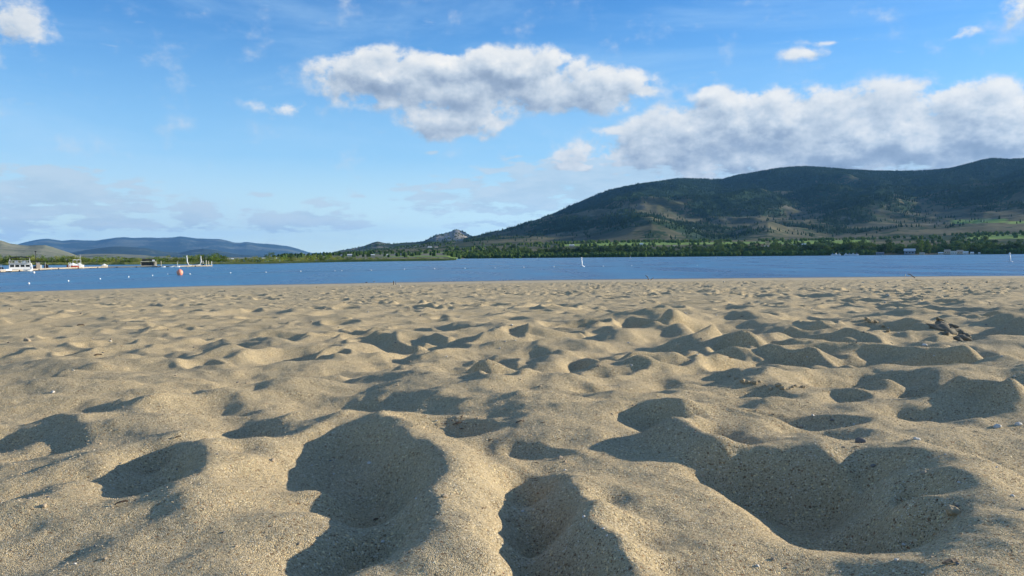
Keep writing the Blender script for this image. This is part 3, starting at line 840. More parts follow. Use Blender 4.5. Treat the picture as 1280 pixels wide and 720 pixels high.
def mid_noise(x, y, th, r, z):
    k = sstep(1800, 3000, r) * (1 - .55 * sstep(4900, 5500, r))
    return k * ((ridged(x, y, 1 / 600., 5, 7.) - .85) * 13 + fbm(x, y, 1 / 160., 3) * 5) * np.clip(z / 60, .1, 1)


SKY_H = [(300, 326), (395, 321), (408, 318), (420, 315), (432, 313), (443, 310.8), (455, 308), (465, 304), (472, 302.4), (480, 304), (490, 305.3), (505, 304), (520, 303.6), (530, 302.5), (537, 298.5), (545, 294), (555, 292.5), (563, 290), (569, 287.8), (573, 287.5), (580, 290), (588, 295), (596, 298), (612, 300), (640, 302), (690, 309), (760, 316)]
rocky = Terrain(330, 700, [
    (900, rel([(300, -6), (760, -6)])), (1000, rel([(300, -1), (550, -1), (580, -6), (760, -6)])), (1300, rel([(300, 1), (450, 2.5), (560, 2.5), (590, -5), (760, -5)])), (2000, rel([(300, 2), (420, 5), (520, 8), (570, 9), (600, 7), (640, -4), (760, -4)])),
    (3200, [(300, 326), (400, 321), (470, 315), (500, 311.5), (525, 309), (545, 306), (560, 305.5), (575, 308), (600, 303), (640, 306), (700, 311), (760, 317)]),
    (4200, [(300, 327), (400, 322), (440, 317), (472, 313), (500, 310), (540, 307), (560, 303), (600, 302), (640, 304), (700, 310), (760, 317)]),
    (5500, SKY_H), (6500, [(x, y + 12) for x, y in SKY_H])], 900, 6500, 150, 420, mid_noise, 2)


def rocky_attrs(X, Y, Th, Rr, Z):
    n = fbm(X, Y, 1 / 330., 5, .6, 19.)
    pk = sstep(math.atan((525 - 640) / F), math.atan((545 - 640) / F), Th)
    forest = np.clip(.45 + .9 * n - .25 * pk * sstep(60, 120, Z) + .35 * (1 - pk) * sstep(50, 90, Z), 0, 1)
    field = (sstep(.1, .3, fbm(X, Y, 1 / 200., 2, .5, 3.)) * (1 - sstep(1800, 2400, Rr))) * .8
    return dict(forest=forest, field=field, rock=pk * sstep(70, 140, Z))


tag(rocky.mesh('rocky_hill', MAT_ROCKY, rocky_attrs), kind='structure')


def soft_noise(a, f, r0, r1, seed):
    return lambda x, y, th, r, z: a * (ridged(x, y, f, 4, seed) - .8 + .4 * fbm(x, y, f * 4, 3)) * sstep(r0, r0 * 1.3, r) * (1 - .6 * sstep(r1 * .9, r1, r)) * np.clip(z / 60, .05, 1)


SKY_D = [(-900, 290), (-500, 275), (-200, 285), (-60, 298), (0, 301), (5, 302.5), (12, 305), (25, 307.5), (35, 308.5), (45, 307.5), (56, 306.8), (64, 309), (75, 312.5), (86, 316), (97, 320), (110, 322.5), (150, 324), (230, 325.5), (330, 326)]
dry = Terrain(-1000, 300, [
    (700, rel([(-900, -7), (330, -7)])), (780, rel([(-900, -2), (330, -2)])), (1500, rel([(-900, 2), (330, 1)])), (2400, [(-900, 312), (-200, 308), (0, 312), (20, 313.5), (50, 314), (80, 318), (100, 321.5), (200, 324.5), (330, 325)]),
    (3300, SKY_D), (4200, [(x, y + 8) for x, y in SKY_D])], 700, 4200, 90, 360, soft_noise(9, 1 / 420., 1500, 3300, 3.), 3)
tag(dry.mesh('dry_hills', MAT_DRY, lambda X, Y, Th, Rr, Z: dict(forest=np.clip(.12 + .75 * fbm(X, Y, 1 / 260., 4, .6, 2.), 0, 1), field=sstep(.15, .4, fbm(X, Y, 1 / 300., 3)) * (1 - sstep(1100, 1900, Rr)) * .6, rock=0 * Z)), kind='structure')
SKY_T = [(40, 326), (80, 322), (100, 318.5), (120, 317.5), (145, 317.5), (165, 318.5), (180, 319), (195, 321), (205, 320), (215, 321.5), (225, 324), (260, 326), (420, 326)]
tan = Terrain(30, 420, [(3600, rel([(30, -1), (420, -1)])), (4600, rel([(30, 2), (200, 3), (420, 1.5)])), (5600, SKY_T), (6600, [(x, y + 5) for x, y in SKY_T])], 3600, 6600, 60, 300, soft_noise(8, 1 / 500., 3800, 5600, 5.), 4)
tag(tan.mesh('tan_foothills', MAT_DRY, lambda X, Y, Th, Rr, Z: dict(forest=np.clip(.2 + .8 * fbm(X, Y, 1 / 400., 4, .6, 2.), 0, 1), field=0 * Z, rock=0 * Z)), kind='structure')
SKY_N = [(60, 322), (90, 316), (105, 313), (120, 310.5), (140, 308.2), (150, 308), (165, 309), (180, 310), (190, 312), (205, 315), (225, 316), (240, 312.5), (255, 311), (265, 312), (285, 316), (300, 319), (330, 320), (400, 323), (450, 324)]
near_blue = Terrain(50, 460, [(11400, rel([(50, -1), (460, -1)])), (12600, rel([(50, 1), (460, 1)])), (15700, SKY_N), (17800, [(x, y + 4) for x, y in SKY_N])], 11400, 17800, 60, 300, soft_noise(26, 1 / 1500., 12000, 15700, 6.), 5)
tag(near_blue.mesh('forested_ridge', MAT_BLUE, lambda X, Y, Th, Rr, Z: dict(forest=np.clip(.8 + .8 * fbm(X, Y, 1 / 700., 4, .6, 2.), 0, 1), field=0 * Z, rock=0 * Z)), kind='structure')
SKY_F = [(-900, 290), (-300, 300), (-20, 303), (20, 306), (30, 303), (42, 300), (52, 298.5), (60, 298.2), (68, 299.5), (78, 301), (90, 300.2), (105, 300.5), (120, 300.8), (132, 299), (145, 297), (155, 296.5), (165, 297.5), (180, 297.3), (200, 297.5), (215, 297), (225, 295.6), (232, 296.4), (245, 298), (262, 298.3), (275, 298.4), (285, 300.5), (293, 303), (300, 303.3), (308, 302), (320, 303.6), (335, 304.8), (345, 306), (360, 308), (372, 311), (383, 314.5), (393, 317), (405, 320), (430, 322), (520, 322), (640, 324)]
far = Terrain(-950, 640, [(19400, rel([(-900, -1), (640, -1)])), (21000, rel([(-900, 4), (0, 6), (300, 5), (400, 0), (640, -2)])), (26000, SKY_F), (28600, [(x, y + 5) for x, y in SKY_F])], 19400, 28600, 60, 420, soft_noise(50, 1 / 2600., 20500, 26000, 8.), 6)
tag(far.mesh('blue_mountains', MAT_BLUE, lambda X, Y, Th, Rr, Z: dict(forest=np.clip(.6 + 1.0 * fbm(X, Y, 1 / 1400., 4, .6, 2.), 0, 1), field=0 * Z, rock=0 * Z)), kind='structure')
SKY_G = [(340, 324), (385, 317), (395, 315.5), (405, 316), (418, 317), (440, 319), (520, 322)]
gap = Terrain(330, 520, [(29500, rel([(330, -1), (520, -1)])), (31500, SKY_G), (33000, [(x, y + 5) for x, y in SKY_G])], 29500, 33000, 14, 80, soft_noise(14, 1 / 2500., 29500, 31500, 8.), 6)
tag(gap.mesh('farthest_ridge', MAT_BLUE, lambda X, Y, Th, Rr, Z: dict(forest=.6 + 0 * Z, field=0 * Z, rock=0 * Z)), kind='structure')
print('terrain', time.time() - T0)

# ------------------------------------------------------------------ trees
def leaf_mat(name, a, b, tr=.25):
    m, N = new_mat(name)
    oi = N.n('ShaderNodeObjectInfo'); geo = N.n('ShaderNodeNewGeometry')
    n = N.noise(geo.outputs['Position'], .45, 3, .6)
    v = N.m('ADD', N.m('MULTIPLY', oi.outputs['Random'], .55), N.m('MULTIPLY', n, .55))
    c = N.ramp(v, [(.15, a), (.85, b)])
    di = N.n('ShaderNodeBsdfDiffuse'); tl = N.n('ShaderNodeBsdfTranslucent'); mx_ = N.n('ShaderNodeMixShader'); o = N.n('ShaderNodeOutputMaterial')
    N.link(c, di.inputs[0]); N.link(c, tl.inputs[0]); mx_.inputs[0].default_value = tr
    N.link(di.outputs[0], mx_.inputs[1]); N.link(tl.outputs[0], mx_.inputs[2]); N.link(mx_.outputs[0], o.inputs[0])
    return m


LEAF_DARK = leaf_mat('leaves_dark', (.030, .060, .022), (.075, .125, .035))
LEAF_MID = leaf_mat('leaves_mid', (.065, .11, .028), (.13, .19, .05))
LEAF_YEL = leaf_mat('leaves_spring', (.20, .25, .05), (.32, .34, .09), .35)
LEAF_BRIGHT = leaf_mat('leaves_bright', (.12, .19, .035), (.18, .26, .05), .3)
BARK = paint('bark', (.13, .10, .075), .9)


def crown_mesh(name, w, h, z0, n, mat, seed, shape='round', leaf=.5):
    """crown of leaf clumps: many small faces through an uneven volume, gaps left between"""
    rs = np.random.RandomState(seed)
    nc = max(5, n // 26); P = []
    while len(P) < nc:
        u = rs.uniform(-1, 1, 3); t = (u[2] + 1) / 2
        if shape == 'cone': rad = max(.06, (1 - t) ** .8) * (.75 + .5 * rs.rand())
        elif shape == 'poplar': rad = .55 * math.sin(PI * min(1, t * .85 + .12)) ** .6 + .05
        elif shape == 'umbrella': rad = 1.0 if t > .45 else .25
        else: rad = math.sqrt(max(0, 1 - (2 * t - .9) ** 2 / 1.25))
        if math.hypot(u[0], u[1]) < rad and math.hypot(u[0], u[1]) > rad * .35 * rs.rand(): P.append((u[0] * w / 2, u[1] * w / 2, z0 + t * h))
    P = np.array(P); cr = w * (.17 if shape != 'poplar' else .12)
    k = n // nc
    ctr = np.repeat(P, k, 0) + rs.normal(0, 1, (nc * k, 3)) * np.array([cr, cr, cr * .75]) * .62
    m = len(ctr); s = leaf * rs.uniform(.6, 1.3, (m, 1))
    a = rs.normal(0, 1, (m, 3)); a /= np.linalg.norm(a, axis=1, keepdims=True)
    b = np.cross(a, rs.normal(0, 1, (m, 3))); b /= np.linalg.norm(b, axis=1, keepdims=True)
    V = np.stack([ctr + a * s, ctr + b * s * .6, ctr - a * s, ctr - b * s * .6], 1).reshape(-1, 3)
    return mesh_np(name, V, np.arange(m * 4).reshape(-1, 4), False, mat)


def trunk_mesh(name, h, r, spread, seed):
    rs = random.Random(seed); b = MB()
    b.tube([(0, 0, -.5), (rs.uniform(-.02, .02) * h, 0, h * .35), (rs.uniform(-.03, .03) * h, .01 * h, h * .8)], [r, r * .75, r * .25], 7)
    for k in range(5):
        a = k * 2 * PI / 5 + rs.random(); z = h * (.28 + .1 * k)
        b.tube([(0, 0, z), (math.cos(a) * spread * .3, math.sin(a) * spread * .3, z + h * .12), (math.cos(a) * spread * .55, math.sin(a) * spread * .55, z + h * .27)], [r * .5, r * .33, r * .1], 5)
    return b.mesh(name, BARK, True)


class TreeKind:
    def __init__(self, name, w, h, n, mat, shape='round', variants=3, leaf=.5, z0=None, seed=0):
        self.name = name; self.h = h; self.v = []
        z0 = h * .16 if z0 is None else z0
        for i in range(variants):
            self.v.append((crown_mesh('crown', w, h - z0, z0, n, mat, seed + i * 13, shape, leaf), trunk_mesh('trunk', h * .9, h * .028, w * .5, seed + i)))
    def place(self, loc, h, label, cat, group=None, wide=1.0, i=None):
        cm, tm = self.v[random.randrange(len(self.v)) if i is None else i]; k = h / self.h
        o = empty(self.name, loc, random.random() * 6.28, label, cat, group); o.scale = (k * wide, k * wide, k)
        link_mesh('trunk', tm, o); link_mesh('crown', cm, o); return o


K_FAR = TreeKind('broadleaf_tree', 15, 16, 760, LEAF_DARK, 'round', 4, 1.0, .6, 1)
K_FARM = TreeKind('broadleaf_tree', 14, 15, 760, LEAF_MID, 'round', 3, .95, .5, 40)
K_CON = TreeKind('conifer_tree', 8, 20, 420, LEAF_DARK, 'cone', 3, .7, 2.0, 80)
K_POP = TreeKind('poplar_tree', 7, 18, 420, LEAF_BRIGHT, 'poplar', 1, .6, 1.0, 100)
K_BUSH = TreeKind('young_tree', 5.5, 5, 420, LEAF_YEL, 'round', 5, .27, .2, 120)
K_BUSHG = TreeKind('young_tree', 5.5, 5, 420, LEAF_BRIGHT, 'round', 3, .27, .2, 160)
K_BUSHD = TreeKind('young_tree', 4.5, 5.5, 420, LEAF_MID, 'round', 3, .27, .3, 190)
K_UMB = TreeKind('spreading_tree', 7.5, 8, 380, LEAF_MID, 'umbrella', 1, .3, 1.5, 220)


def polar(px, r): 
    a = math.atan((px - 640) / F); return a, r * math.sin(a), r * math.cos(a)


# the far shore under the mountain: front row of single trees
ns = 0
def shore_tree(px, r, hpx, kind, label, cat='tree', group=None, wide=1.0):
    a, x, y = polar(px, r); z = float(massif.z(a, r))
    return kind.place((x, y, z), hpx / F * r, label, cat, group, wide)


def stretch(px, L):
    for lim, txt in L:
        if px < lim: return txt
FARS = [(606, 'left of the long grey shed'), (700, 'between the grey shed and the spar mark'), (790, 'below the left of the vineyard'), (862, 'below the right of the vineyard'), (936, 'between vineyard and tall conifers'), (1012, 'by the tall conifers'), (1085, 'behind the moored boats'), (1150, 'around the boathouses'), (1225, 'behind the waterfront cabins'), (9999, 'right of the waterfront cabins')]
SPITS = [(58, 'behind the houseboat'), (118, 'behind the red boat'), (176, 'left of the dock hut'), (230, 'between hut and davits'), (275, 'behind the davits'), (330, 'right of the dock end'), (420, 'right of the spreading tree'), (9999, 'toward the spit tip')]
GF = 'far shore trees, '
px = 566.0
rnd = random.Random(3)
def top_h(px):   # height of the shore wood in px
    return float(np.interp(px, [560, 600, 640, 700, 740, 800, 850, 900, 960, 1000, 1060, 1100, 1130, 1160, 1200, 1240, 1300], [5, 6, 6, 10, 12, 9, 8, 9.5, 10.5, 10.5, 12, 12, 9, 10, 8, 9.5, 10]))
while px < 1330:
    h = top_h(px) * rnd.uniform(.7, 1.2)
    k = K_FAR if rnd.random() < .5 else K_FARM
    lb = ('dark' if k is K_FAR else 'mid-green') + ' rounded waterside tree of the far wood ' + stretch(px, FARS)
    shore_tree(px, rnd.uniform(1425, 1500), h, k, lb, 'tree', GF + lb, rnd.uniform(.85, 1.25))
    px += rnd.uniform(4.2, 7.2)
for _ in range(95):      # the rows behind
    px = rnd.uniform(600, 1320); r = rnd.uniform(1540, 1900)
    k = K_FAR if rnd.random() < .6 else K_FARM
    lb = ('dark' if k is K_FAR else 'mid-green') + ' tree farther back on the far slope ' + stretch(px, FARS)
    shore_tree(px, r, rnd.uniform(3.5, 7.5), k, lb, 'tree', GF + lb, rnd.uniform(.9, 1.4))
for (px, hh, lab) in ((948, 17.5, 'tall dark conifer standing above the far shore wood beside a pale house'), (953, 15, 'slimmer dark conifer touching the tall conifer above the far shore wood'), (1024.5, 16, 'lone dark conifer rising from the far shore wood right of the houses'), (983, 13, 'short dark conifer left of the pale houses on the far shore'), (862, 12, 'dark pointed tree at the right end of the bright vineyard'), (798, 13, 'dark round-topped tree in front of the bright vineyard')):
    shore_tree(px, 1500 if px > 900 else 1650, hh, K_CON, lab, 'conifer')
shore_tree(1152, 1415, 18, K_POP, 'tall slender yellow-green poplar on the far shore left of the cabins', 'poplar', None, .8)
shore_tree(1161, 1412, 9.5, K_POP, 'low bright green bushy tree at the foot of the tall poplar', 'tree', None, 1.9)
shore_tree(1053, 1410, 6, K_POP, 'small bright green bush among the moored boats on the far shore', 'bush', None, 2.2)
shore_tree(1091, 1410, 6, K_POP, 'bright green bush at the water right of the moored boats', 'bush', None, 2.0)

# forest on the mountain: tens of thousands of conifers, a mass nobody could count
def conifer_mass(name, terr, n, th0, th1, r0, r1, hmin, hmax, prob, mat, seed, sides=5, blob=False):
    rs = np.random.RandomState(seed)
    th = rs.uniform(th0, th1, n); r = np.sqrt(rs.uniform(r0 ** 2, r1 ** 2, n)); z = terr.z(th, r)
    x = r * np.sin(th); y = r * np.cos(th)
    keep = rs.rand(n) < prob(x, y, z, r); x, y, z = x[keep], y[keep], z[keep]; n = len(x)
    h = rs.uniform(hmin, hmax, n); w = h * (rs.uniform(.4, .7, n) if blob else rs.uniform(.17, .28, n))
    V = []; a0 = rs.rand(n) * 6.28
    for (zz, ww) in (((-.05, .8), (.62, .85)) if blob else ((-.05, 0.9), (.30, 1.0))):
        for k in range(sides):
            a = a0 + k * 2 * PI / sides; V.append(np.stack([x + np.cos(a) * w * ww, y + np.sin(a) * w * ww, z + h * zz], -1))
    V.append(np.stack([x, y, z + h], -1))
    V = np.stack(V, 1); m = V.shape[1]
    fs = []
    for k in range(sides):
        k2 = (k + 1) % sides
        fs += [(k, k2, sides + k2), (k, sides + k2, sides + k), (sides + k, sides + k2, 2 * sides)]
    Fc = (np.array(fs)[None] + (np.arange(n) * m)[:, None, None]).reshape(-1, 3)
    o = link_mesh(name, mesh_np(name, V.reshape(-1, 3), Fc, False, mat)); print(name, n, 'trees', len(Fc), 'tris')
    return tag(o, kind='stuff')


LEAF_CON = leaf_mat('needles', (.018, .042, .022), (.046, .080, .036), .1)
o = conifer_mass('mountain_forest', massif, 78000, math.atan(-60 / F), math.atan(760 / F), 2250, 6150, 7, 13,
             lambda x, y, z, r: np.clip((.0 + 1.0 * fbm(x, y, 1 / 420., 5, .6, 9.) + .75 * sstep(90, 400, z)) * 2.2, 0.03, .95) * sstep(2250, 3000, r), LEAF_CON, 4, 4)
tag(o, 'dark conifer forest covering the upper slopes of the mountain', 'forest')
o = conifer_mass('orchard_belt', massif, 7000, math.atan(-80 / F), math.atan(760 / F), 1450, 2300, 4, 9,
             lambda x, y, z, r: np.clip(.25 + .9 * fbm(x, y, 1 / 120., 3, .6, 2.), 0, .8) * (1 - .9 * ((z > 27) & (z < 34))), LEAF_MID, 5, 5, True)
tag(o, 'orchards and scattered trees on the slope above the far shore', 'trees')
o = conifer_mass('hillside_scrub', rocky, 9000, math.atan(-300 / F), math.atan(10 / F), 1050, 5400, 4, 8,
             lambda x, y, z, r: np.clip(.25 + .9 * fbm(x, y, 1 / 200., 4, .6, 12.), 0, .8), LEAF_DARK, 6, 4, True)
tag(o, 'scattered dark trees over the low town and the rocky hill', 'trees')
o = conifer_mass('lakeshore_thicket', massif, 5200, math.atan(-85 / F), math.atan(800 / F), 1404, 1540, 4, 9, lambda x, y, z, r: (1 - .5 * sstep(1440, 1540, r)) * np.where((r < 1455) & (np.arctan2(x, y) > math.atan(455 / F)) & (np.arctan2(x, y) < math.atan(587 / F)), 0, 1), LEAF_MID, 15, 6, True)
tag(o, 'dark undergrowth filling the gaps along the far lakeshore', 'thicket')
print('forest', time.time() - T0)

# ------------------------------------------------------------------ the green spit on the left
def wp(px, py, z=0.0):
    d = ray(px, py); t = (CAM_Z - z) / max(1e-6, -d.z); return d.x * t, d.y * t


SP = [(-400, 333.5), (0, 331.6), (80, 331.2), (160, 330.8), (240, 330.3), (290, 330.2), (330, 329.8), (380, 328.6), (420, 327.6), (470, 326.9), (520, 326.3), (555, 325.9), (571, 325.0)]


def spit_z(x, y): return 0
def build_spit():
    rs = []
    for (a, b) in zip(SP[:-1], SP[1:]):
        for k in range(14):
            t = k / 14; rs.append((a[0] + (b[0] - a[0]) * t, a[1] + (b[1] - a[1]) * t))
    rs.append(SP[-1])
    V = []; nd = 14
    for i, (px, py) in enumerate(rs):
        x, y = wp(px, py); d = math.hypot(x, y); ux, uy = x / d, y / d
        depth = min(160., 60 + d * .3) * min(1, (len(rs) - i) / 8)
        for j in range(nd):
            t = (j / (nd - 1)) ** 1.5; q = d - 1.5 + t * depth
            zz = -.4 + min(1, (t * depth) / 3) * .75 + .25 * float(perlin(ux * q / 9, uy * q / 9)) * min(1, t * depth / 4)
            if j == nd - 1: zz = -.4
            V.append((ux * q, uy * q, zz))
    m, N = new_mat('marsh_grass'); geo = N.n('ShaderNodeNewGeometry')
    n = N.noise(geo.outputs['Position'], .12, 6, .65)
    finish(N, N.ramp(n, [(.3, (.16, .19, .05)), (.5, (.24, .26, .08)), (.7, (.30, .29, .13))]), .95, n, .6, .3, .05)
    me = mesh_np('spit', V, grid_faces(len(rs), nd), True, m)
    tag(link_mesh('grassy_spit', me), kind='structure')


build_spit()
GS = 'young trees along the grassy spit'
rnd = random.Random(8)
px = -60.0; nb = 0
while px < 566:
    py = float(np.interp(px, [p[0] for p in SP], [p[1] for p in SP]))
    x, y = wp(px, py); d = math.hypot(x, y)
    hp = float(np.interp(px, [-60, 40, 60, 90, 140, 180, 230, 262, 275, 285, 300, 320, 340, 380, 400, 415, 440, 500, 540, 566], [10, 10, 8.5, 9, 8.5, 8, 9, 11, 11, 7, 6, 8, 7.5, 8, 9, 7, 5, 4.2, 4.2, 2.6]))
    k = rnd.random(); kind = K_BUSH if k < .6 else (K_BUSHG if k < .82 else K_BUSHD)
    if 395 < px < 415 or 262 < px < 282: kind = K_BUSHD if k < .5 else K_BUSHG
    q = d + rnd.uniform(4, 26); hh = hp * rnd.uniform(.7, 1.08) / F * q
    lb = ('yellowish' if kind is K_BUSH else 'bright green' if kind is K_BUSHG else 'darker green') + ' bushy young tree on the grassy spit ' + stretch(px, SPITS)
    kind.place((x / d * q, y / d * q, .2), hh, lb, 'tree', lb + 's', rnd.uniform(.95, 1.5)); nb += 1
    px += rnd.uniform(2.4, 4.6) * (1 if px < 420 else .85)
x, y = wp(337, 329.5); K_UMB.place((x * 1.04, y * 1.04, .2), 12.5 / F * math.hypot(x, y) * 1.04, 'spreading dark-topped tree standing taller than the bushes on the spit', 'tree')
x, y = wp(268, 330.2); K_UMB.place((x * 1.06, y * 1.06, .2), 12.5 / F * math.hypot(x, y) * 1.04, 'taller green tree on the spit behind the end of the dock', 'tree')
# reed fringe
def reeds(name, n, seed):
    rs = np.random.RandomState(seed); px = rs.uniform(-60, 570, n); py = np.interp(px, [p[0] for p in SP], [p[1] for p in SP])
    V = np.zeros((n, 3, 3)); 
    for i in range(n):
        x, y = wp(px[i], py[i]); d = math.hypot(x, y); q = d + rs.uniform(-1.0, 4); ux, uy = x / d, y / d
        h = rs.uniform(.5, 1.3) * (d / 400); w = .22 * d / 400; b = rs.normal(0, .15)
        V[i] = [(ux * q - uy * w, uy * q + ux * w, -.1), (ux * q + uy * w, uy * q - ux * w, -.1), (ux * q + b, uy * q, h)]
    m, N = new_mat('reed'); geo = N.n('ShaderNodeNewGeometry'); nn = N.noise(geo.outputs['Position'], .3, 3, .6)
    finish(N, N.ramp(nn, [(.3, (.20, .23, .06)), (.7, (.34, .34, .13))]), .9, None, spec=.05)
    return link_mesh(name, mesh_np(name, V.reshape(-1, 3), np.arange(n * 3).reshape(-1, 3), False, m))
tag(reeds('reed_fringe', 9000, 3), 'pale green reeds fringing the spit at the waterline', 'reeds', kind='stuff')
print('spit', nb, time.time() - T0)

# ------------------------------------------------------------------ houses
M_WHITE = paint('white_paint', (.78, .78, .75), .6, .06)
M_CREAM = paint('cream_wall', (.62, .56, .44), .8)
M_GREY = paint('grey_roof', (.22, .22, .23), .8)
M_BROWN = paint('brown_roof', (.20, .13, .09), .8)
M_DARK = paint('dark_glass', (.02, .025, .03), .15)
M_BLACK = paint('black_canvas', (.018, .018, .022), .7)
M_WOOD = paint('weathered_wood', (.42, .36, .28), .85, .25, 3)
M_ALU = paint('pale_metal', (.60, .60, .58), .4)
M_RED = paint('red_paint', (.55, .10, .06), .4)
M_ORANGE = paint('orange_buoy', (.92, .34, .22), .4, .08)
M_BUOY = paint('white_float', (.85, .85, .83), .4, .04)
M_TAN = paint('tan_canvas', (.52, .42, .32), .8)
M_BLUEG = paint('blue_grey', (.20, .26, .32), .6)


def house(px, r, wpx, hpx, terr, label, roof=M_GREY, wall=M_WHITE, cat='house', rz=0.0, group=None, z=None):
    a, x, y = polar(px, r); zz = float(terr.z(a, r)) if z is None else z
    w = wpx / F * r; h = hpx / F * r; d = w * .6
    o = empty('house', (x, y, zz), -a + rz, label, cat, group)
    b = MB(); b.box(-w / 2, w / 2, -d / 2, d / 2, -2, h * .6); b.build('wall', wall, o)
    e = .06 * w; rf = MB()
    rf.add([(-w / 2 - e, -d / 2 - e, h * .6 - .02), (w / 2 + e, -d / 2 - e, h * .6 - .02), (w / 2 + e, d / 2 + e, h * .6 - .02), (-w / 2 - e, d / 2 + e, h * .6 - .02), (-w / 2 - e * .5, 0, h), (w / 2 + e * .5, 0, h)],
           [(0, 3, 2, 1), (0, 1, 5, 4), (2, 3, 4, 5), (1, 2, 5), (3, 0, 4)])
    rf.build('roof', roof, o)
    for k in range(3 if wpx > 4 else 2):
        wx = (-.28 + .28 * k) * w if wpx > 4 else (-.22 + .44 * k) * w
        wb = MB(); wb.box(wx - w * .07, wx + w * .07, -d / 2 - .06, -d / 2 + .05, h * .2, h * .42); wb.build('window', M_DARK, o)
    return o


HOUSES = [
    (636, 1700, 4, 2.6, 'white house among dark trees left of the sailing marks, below brown foothills', M_WHITE, M_WHITE), (668, 1500, 4.6, 2.2, 'long low pale house, left one of a pair in the orchards', M_GREY, M_WHITE),
    (674, 1470, 4.6, 2.0, 'white-roofed low house, right one of a pair in the orchards', M_WHITE, M_WHITE), (715, 1900, 6, 2.4, 'pale house on the skyline of the orchards left of the vineyard', M_WHITE, M_CREAM), (620, 1500, 8, 1.8, 'long grey shed low on the far shore', M_GREY, M_BLUEG),
    (631, 1490, 2.6, 1.8, 'tiny cream hut right of the long grey shed', M_WHITE, M_CREAM), (802, 1930, 4, 2.4, 'white farmhouse at the lower edge of the bright vineyard', M_WHITE, M_WHITE), (843, 1850, 4.5, 1.8, 'low tan farm shed near the right end of the vineyard', M_TAN, M_CREAM),
    (867, 2900, 1.6, 2.0, 'tiny pale hut high on the brown foothill', M_WHITE, M_CREAM), (940, 1540, 7, 3.8, 'white house half hidden left of the tall conifers', M_GREY, M_WHITE), (958, 1800, 5, 2, 'low cream building right of the tall conifers', M_CREAM, M_CREAM),
    (992, 1800, 4.2, 3.2, 'pale gabled house above the wood, left of three', M_GREY, M_CREAM), (1000, 1780, 4, 2.4, 'grey-roofed house in the middle of three above the wood', M_GREY, M_WHITE), (1005, 1830, 5, 3, 'cream house with a steep roof, right of three above the wood', M_WHITE, M_CREAM),
    (1137, 1410, 11, 6.5, 'large pale boathouse on the far shore left of the poplar', M_ALU, M_BLUEG), (1152.5, 1402, 5, 2.2, 'low cream cabin at the foot of the poplar', M_CREAM, M_CREAM), (1100, 1404, 8, 3.0, 'dark boathouse with white trim at the far waterline', M_GREY, M_BLUEG),
    (1176, 1400, 5, 2.6, 'white cabin nearest the poplar in the row at the water', M_WHITE, M_CREAM), (1184, 1430, 6, 4.4, 'pale cabin with a high roof in the waterfront row', M_TAN, M_CREAM), (1192, 1408, 6, 3.4, 'cream cabin in the middle of the waterfront row', M_CREAM, M_WHITE), (1200, 1425, 6, 4, 'tan-roofed cabin right of the middle of the waterfront row', M_TAN, M_CREAM), (1207, 1405, 5, 3, 'low white cabin ending the waterfront row', M_WHITE, M_WHITE), (1215, 1402, 3.4, 2.4, 'small white shed standing apart right of the waterfront cabins', M_WHITE, M_WHITE), (1224, 1402, 2, 1.8, 'tiny white hut at the water near the right edge', M_WHITE, M_WHITE),
]
for (px, r, w, h, lab, rf, wl) in HOUSES: house(px, r, w, h, massif, lab, rf, wl)
TOWN = [(432, 1500, 6, 2.2, 'white flat-roofed hall at the left of the little town', M_WHITE, M_WHITE), (439, 1480, 7, 2.2, 'long white hall beside the flat-roofed one in the little town', M_WHITE, M_WHITE), (428, 1450, 3, 2.6, 'narrow white house at the left end of the little town', M_GREY, M_WHITE), (447, 1600, 4, 2, 'brown-roofed house right of the long white hall', M_BROWN, M_CREAM),
        (466.5, 1300, 4.5, 2.4, 'cream house nearest the spit trees in the town', M_WHITE, M_CREAM), (484, 1400, 3.4, 2, 'small white house in the middle of the low town', M_WHITE, M_WHITE), (491, 1700, 3, 1.8, 'small pale house higher up behind the town', M_WHITE, M_CREAM), (498, 1500, 8, 1.6, 'long blue-grey roofed shed by dark trees', M_BLUEG, M_BLUEG),
        (538, 2400, 5, 2.6, 'white house high on the slope below the rocky peak', M_WHITE, M_WHITE), (546, 2350, 4, 2.4, 'pale house right beside the white one below the rocky peak', M_TAN, M_WHITE), (512, 2300, 5, 1.4, 'low tan building on the slope left of the rocky peak', M_TAN, M_TAN)]
for (px, r, w, h, lab, rf, wl) in TOWN: house(px, r, w, h, rocky, lab, rf, wl)
LEFTT = [(291, 1000, 3, 2, 'white house on the lowland behind the dock end', M_WHITE, M_WHITE), (286, 1050, 2.6, 1.8, 'cream house left of the white one behind the dock end', M_TAN, M_CREAM)]
for (px, r, w, h, lab, rf, wl) in LEFTT: house(px, r, w, h, dry, lab, rf, wl)
for (px, lab) in ((311, 'tiny white house between the bushes left of the spreading tree'), (330, 'white-roofed house just left of the spreading tree'), (346, 'pale house just right of the spreading tree'), (394, 'small cream house behind the darker bushes on the spit')):
    house(px, 1050, 3.2, 2.2, rocky, lab, M_WHITE, M_WHITE)

# ------------------------------------------------------------------ marina on the left
DK = [(-120, 344.0), (0, 340.8), (15, 340.0), (40, 338.6), (64, 337.0), (100, 335.9), (130, 335.0), (180, 334.4), (220, 334.0), (265.5, 333.2)]
def dk(px, back=0.0):
    py = float(np.interp(px, [p[0] for p in DK], [p[1] for p in DK])); x, y = wp(px, py); d = math.hypot(x, y)
    return x * (d + back) / d, y * (d + back) / d, d


